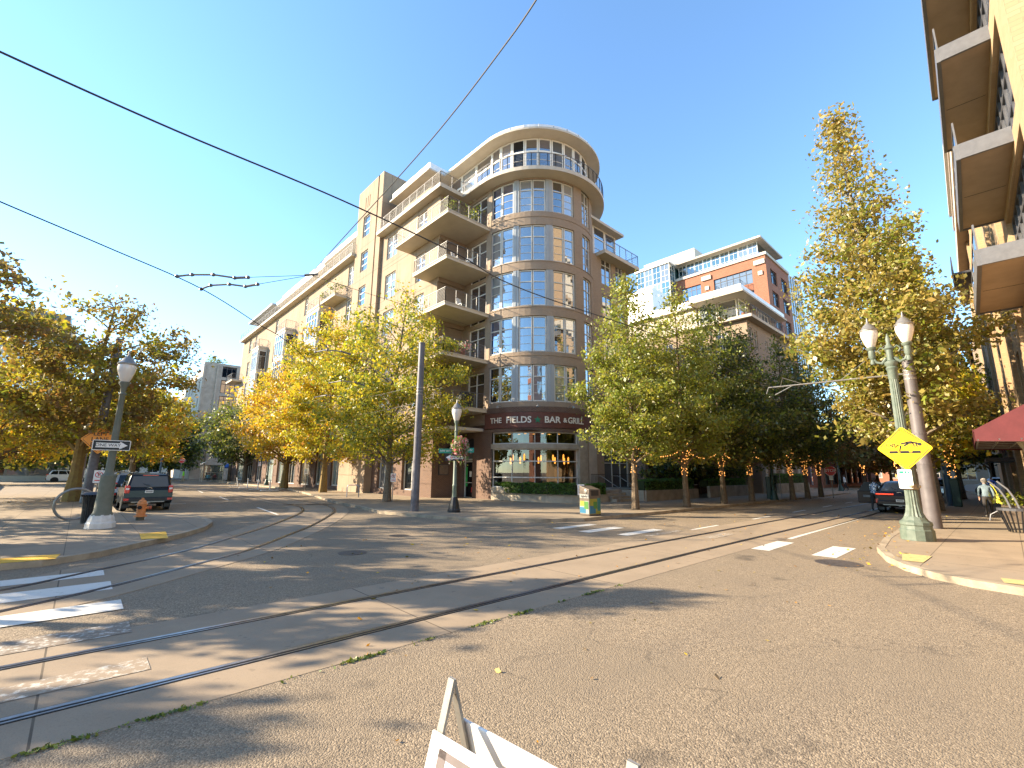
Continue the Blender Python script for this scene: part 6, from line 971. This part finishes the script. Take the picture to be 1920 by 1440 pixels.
mb=MB(); mb.box(-.28,.28,-.2,.2,0,1.25,mat('beige_cabinet',(.33,.27,.2),.7,.1,4)); o=bev(mb.build('utility_cabinet',loc=(26.5,2.75,KB)),.02); tag(o,'beige metal utility cabinet behind the double lamp at the curb','cabinet')
# bus shelter, blue parasols, railing
t=thing('bus_shelter','pale steel and glass bus shelter with a curved roof at the far left corner','bus shelter',(15.6,86.2,KB)); mb=MB()
for x in (-1.4,1.4):
    for y in (0,1.5): mb.box(x-.06,x+.06,y-.06,y+.06,0,2.6,CREAM)
for z in (.15,1.3,2.5): mb.box(-1.4,1.4,1.47,1.53,z,z+.08,CREAM); mb.box(1.37,1.43,0,1.5,z,z+.08,CREAM)
mb.build('frame',t); mb=MB(); mb.box(-1.36,1.36,1.49,1.51,.2,2.5,GLC); mb.box(1.39,1.41,.05,1.45,.2,2.5,GLC); mb.build('glass',t); mb=MB()
for i in range(10): a,b=PI*i/10,PI*(i+1)/10; mb.hexa([(-1.6*math.cos(a),-.2,2.6+.5*math.sin(a)),(-1.6*math.cos(b),-.2,2.6+.5*math.sin(b)),(-1.6*math.cos(b),1.7,2.6+.5*math.sin(b)),(-1.6*math.cos(a),1.7,2.6+.5*math.sin(a)),(-1.6*math.cos(a),-.2,2.66+.5*math.sin(a)),(-1.6*math.cos(b),-.2,2.66+.5*math.sin(b)),(-1.6*math.cos(b),1.7,2.66+.5*math.sin(b)),(-1.6*math.cos(a),1.7,2.66+.5*math.sin(a))],CREAM)
mb.build('roof',t,True); mb=MB(); mb.box(-1.2,1.2,.95,1.3,.42,.47,STEEL); mb.build('bench',t)
for i,(x,y,lab) in enumerate(((18.6,90.5,'blue parasol nearer to the bus shelter'),(20.3,90.2,'blue parasol nearer to the dark maple'))):
    t=thing('parasol',lab,'parasol',(x,y,KB),0,'blue cafe parasols'); mb=MB(); mb.tube([(0,0,0),(0,0,2.9)],.03,STEEL,6); mb.build('pole',t); mb=MB(); mb.lathe((0,0,2.3),[(1.5,-.22),(1.52,0),(.75,.35),(.03,.6)],BLUEU,8); mb.build('canopy',t); mb=MB(); mb.lathe((0,0,0),[(.3,0),(.3,.08),(.05,.12)],DSTEEL,12); mb.build('base',t)
t=thing('street_railing','white square tube railing on the sidewalk before the blue parasols','railing',(17.6,91,KB)); mb=MB()
for x in (0,.85,1.7): mb.box(x-.04,x+.04,-.04,.04,0,1.6,SWH)
for z in (.55,1.55): mb.box(0,1.7,-.035,.035,z,z+.07,SWH)
mb.build('rails',t)
# right sidewalk planters and basket
rw=G(1886,975,kb); t=thing('planter_box','dark wooden planter box with low plants by the right shop front','planter',rw); mb=MB(); mb.box(-.5,.6,-.6,.05,0,.62,mat('dark_wood',(.09,.065,.045),.8,.25,8)); mb.build('box',t); r5=np.random.default_rng(77); leaves(r5.normal(0,1,(420,3))*[.35,.22,.16]+[.05,-.28,.82],.1,r5,'foliage',LM['bushy'],t)
rb=Vector((23.0,-.02,KB)); t=thing('basket_stand','black slatted basket with curved grey handles cut by the right edge','basket',rb); mb=MB()
for i in range(18): a=2*PI*i/18; mb.tube([(.24*math.cos(a),.24*math.sin(a),.02),(.42*math.cos(a),.42*math.sin(a),.72)],.022,BLACK,5)
mb.build('slats',t); mb=MB(); mb.lathe((0,0,.7),[(.40,0),(.46,.0),(.46,.08),(.40,.08)],DSTEEL,18); mb.build('rim',t); mb=MB()
for y in (.1,.3): mb.tube([(-.1,y-.2,.75),(-.1,y-.12,1.1),(-.1,y+.0,1.4),(-.1,y+.22,1.66)],.03,GMET,6)
mb.tube([(-.3,.42,.68),(-.3,.6,.55),(-.3,.64,.35)],.02,GMET,6); mb.build('handle',t,True)
# folding board sign in the foreground
AP=G(848,1272,1.02); e1=(RT*.74-f0*.67); e1.z=0; e1.normalize(); sd=Vector((-e1.y,e1.x,0)); 
t=thing('folding_board_sign','white folding sidewalk board with a steel hinge bracket, cut by the bottom edge','board sign',(AP.x,AP.y,0)); hh=1.02; mb=MB(); sp=.30
L0=lambda s,u,f: Vector((0,0,hh))+sd*(s*sp*f)+Vector((0,0,-hh*f))+e1*u      # along a leg: f 0 top, 1 foot
for s in (-1,1):
    for u in (0,.95): mb=MB(); mb.bar(L0(s,u,.0),L0(s,u,.98),.045,.014,STEEL); mb.build('steel_leg',t)
mb=MB(); mb.tube([L0(0,-.01,.045),L0(0,.02,.045)],.016,CHROME,12); mb.tube([L0(0,.94,.045),L0(0,.97,.045)],.016,CHROME,12); mb.build('hinge_bolt',t)
for s in (-1,1):
    n_=(sd*s*hh+Vector((0,0,sp))).normalized()*.02; q=[L0(s,-.03,.2)+n_,L0(s,.99,.2)+n_,L0(s,.99,.93)+n_,L0(s,-.03,.93)+n_]; mb=MB(); mb.hexa([p-n_*.35 for p in q]+[p+n_*.35 for p in q],SWH); o=bev(mb.build('board_panel',t),.006); mb=MB(); q2=[p+n_*.42 for p in q]; ip=lambda u,v: q2[0].lerp(q2[1],u).lerp(q2[3].lerp(q2[2],u),v)
    for a in ((.07,.93,.06,.10),(.07,.93,.9,.94),(.07,.12,.06,.94),(.88,.93,.06,.94)): mb.face([ip(a[0],a[2]),ip(a[1],a[2]),ip(a[1],a[3]),ip(a[0],a[3])],mat('board_border',(.14,.11,.10),.6,.1,6))
    mb.build('border_line',o)
# ---------------------------------------------------------------- string lights
BM=None
def bulbs(par,P,r,nm,kind=None):
    mb=MB()
    for p in P: mb.lathe(p,[(r*.5,-r),(r,0),(r*.5,r)],BULB,5)
    return mb.build(nm,par,kind=kind)
one=MB(); one.lathe((0,0,0),[(.018,-.03),(.034,0),(.018,.03)],BULB,6); one.v=[(x,y,z) for x,y,z in one.v]; proto=one.build('bulb'); pm=proto.data; bpy.data.objects.remove(proto)
for i,(p,q) in enumerate(zip(RTREES,RTREES[1:])):
    p0=p+Vector((0,0,3.35)); q0=q+Vector((0,0,3.3)); P=sag(p0,q0,.55 if i<4 else .35,16); t=thing('light_string','sagging string of warm bulbs between the %s street trees'%(('first and second','second and third','third and fourth','fourth and fifth','fifth and sixth','sixth and seventh')[i]),'string lights',p0,0,'string lights along the restaurant sidewalk'); mb=MB(); mb.tube([x-p0 for x in P],.008,BLACK,4); mb.build('cable',t)
    for x in sag(p0,q0,.55 if i<4 else .35,21 if i<4 else 13)[1:-1]: b=bpy.data.objects.new('bulb',pm); COL.objects.link(b); b.parent=t; b.location=x-p0-Vector((0,0,.05))
r6=random.Random(9)
for i,p in enumerate(RTREES+[Vector((24.6,3.0,KB)),Vector((33.5,2.0,KB)),Vector((78,13.4,KB)),Vector((86,13.2,KB))]):
    n_=(40 if i==0 else 95) if i<7 else 60; lab='warm lights wrapped round the %s'%('first street tree','second street tree','third street tree','fourth street tree','fifth street tree','sixth street tree','seventh street tree','tall columnar tree','bright green right tree','far rusty tree nearest the cross street','far rusty tree second from the cross street')[i]
    P=[]
    for k in range(n_): z=1.7+2.0*r6.random(); a=r6.uniform(0,2*PI); fr__=.16+max(0,z-2.3)*.22*r6.random()*1.5; P.append((fr__*math.cos(a),fr__*math.sin(a),z))
    o=bulbs(None,P,.02 if i<9 else .045,'trunk_lights'); o.location=p; tag(o,lab,'string lights','lights wrapped round tree trunks')
# ---------------------------------------------------------------- put every empty at the base of its thing
for o in list(COL.objects):
    if o.type=='EMPTY' and o.parent is None and o.location.length<1e-6 and o.children:
        bpy.context.view_layer.update(); xs=[c for ch in o.children if ch.type=='MESH' for c in ((Vector(b)) for b in ch.bound_box)]
        if not xs: continue
        b=Vector(((min(v.x for v in xs)+max(v.x for v in xs))/2,(min(v.y for v in xs)+max(v.y for v in xs))/2,min(v.z for v in xs))); o.location=b
        for ch in o.children: ch.location=ch.location-b
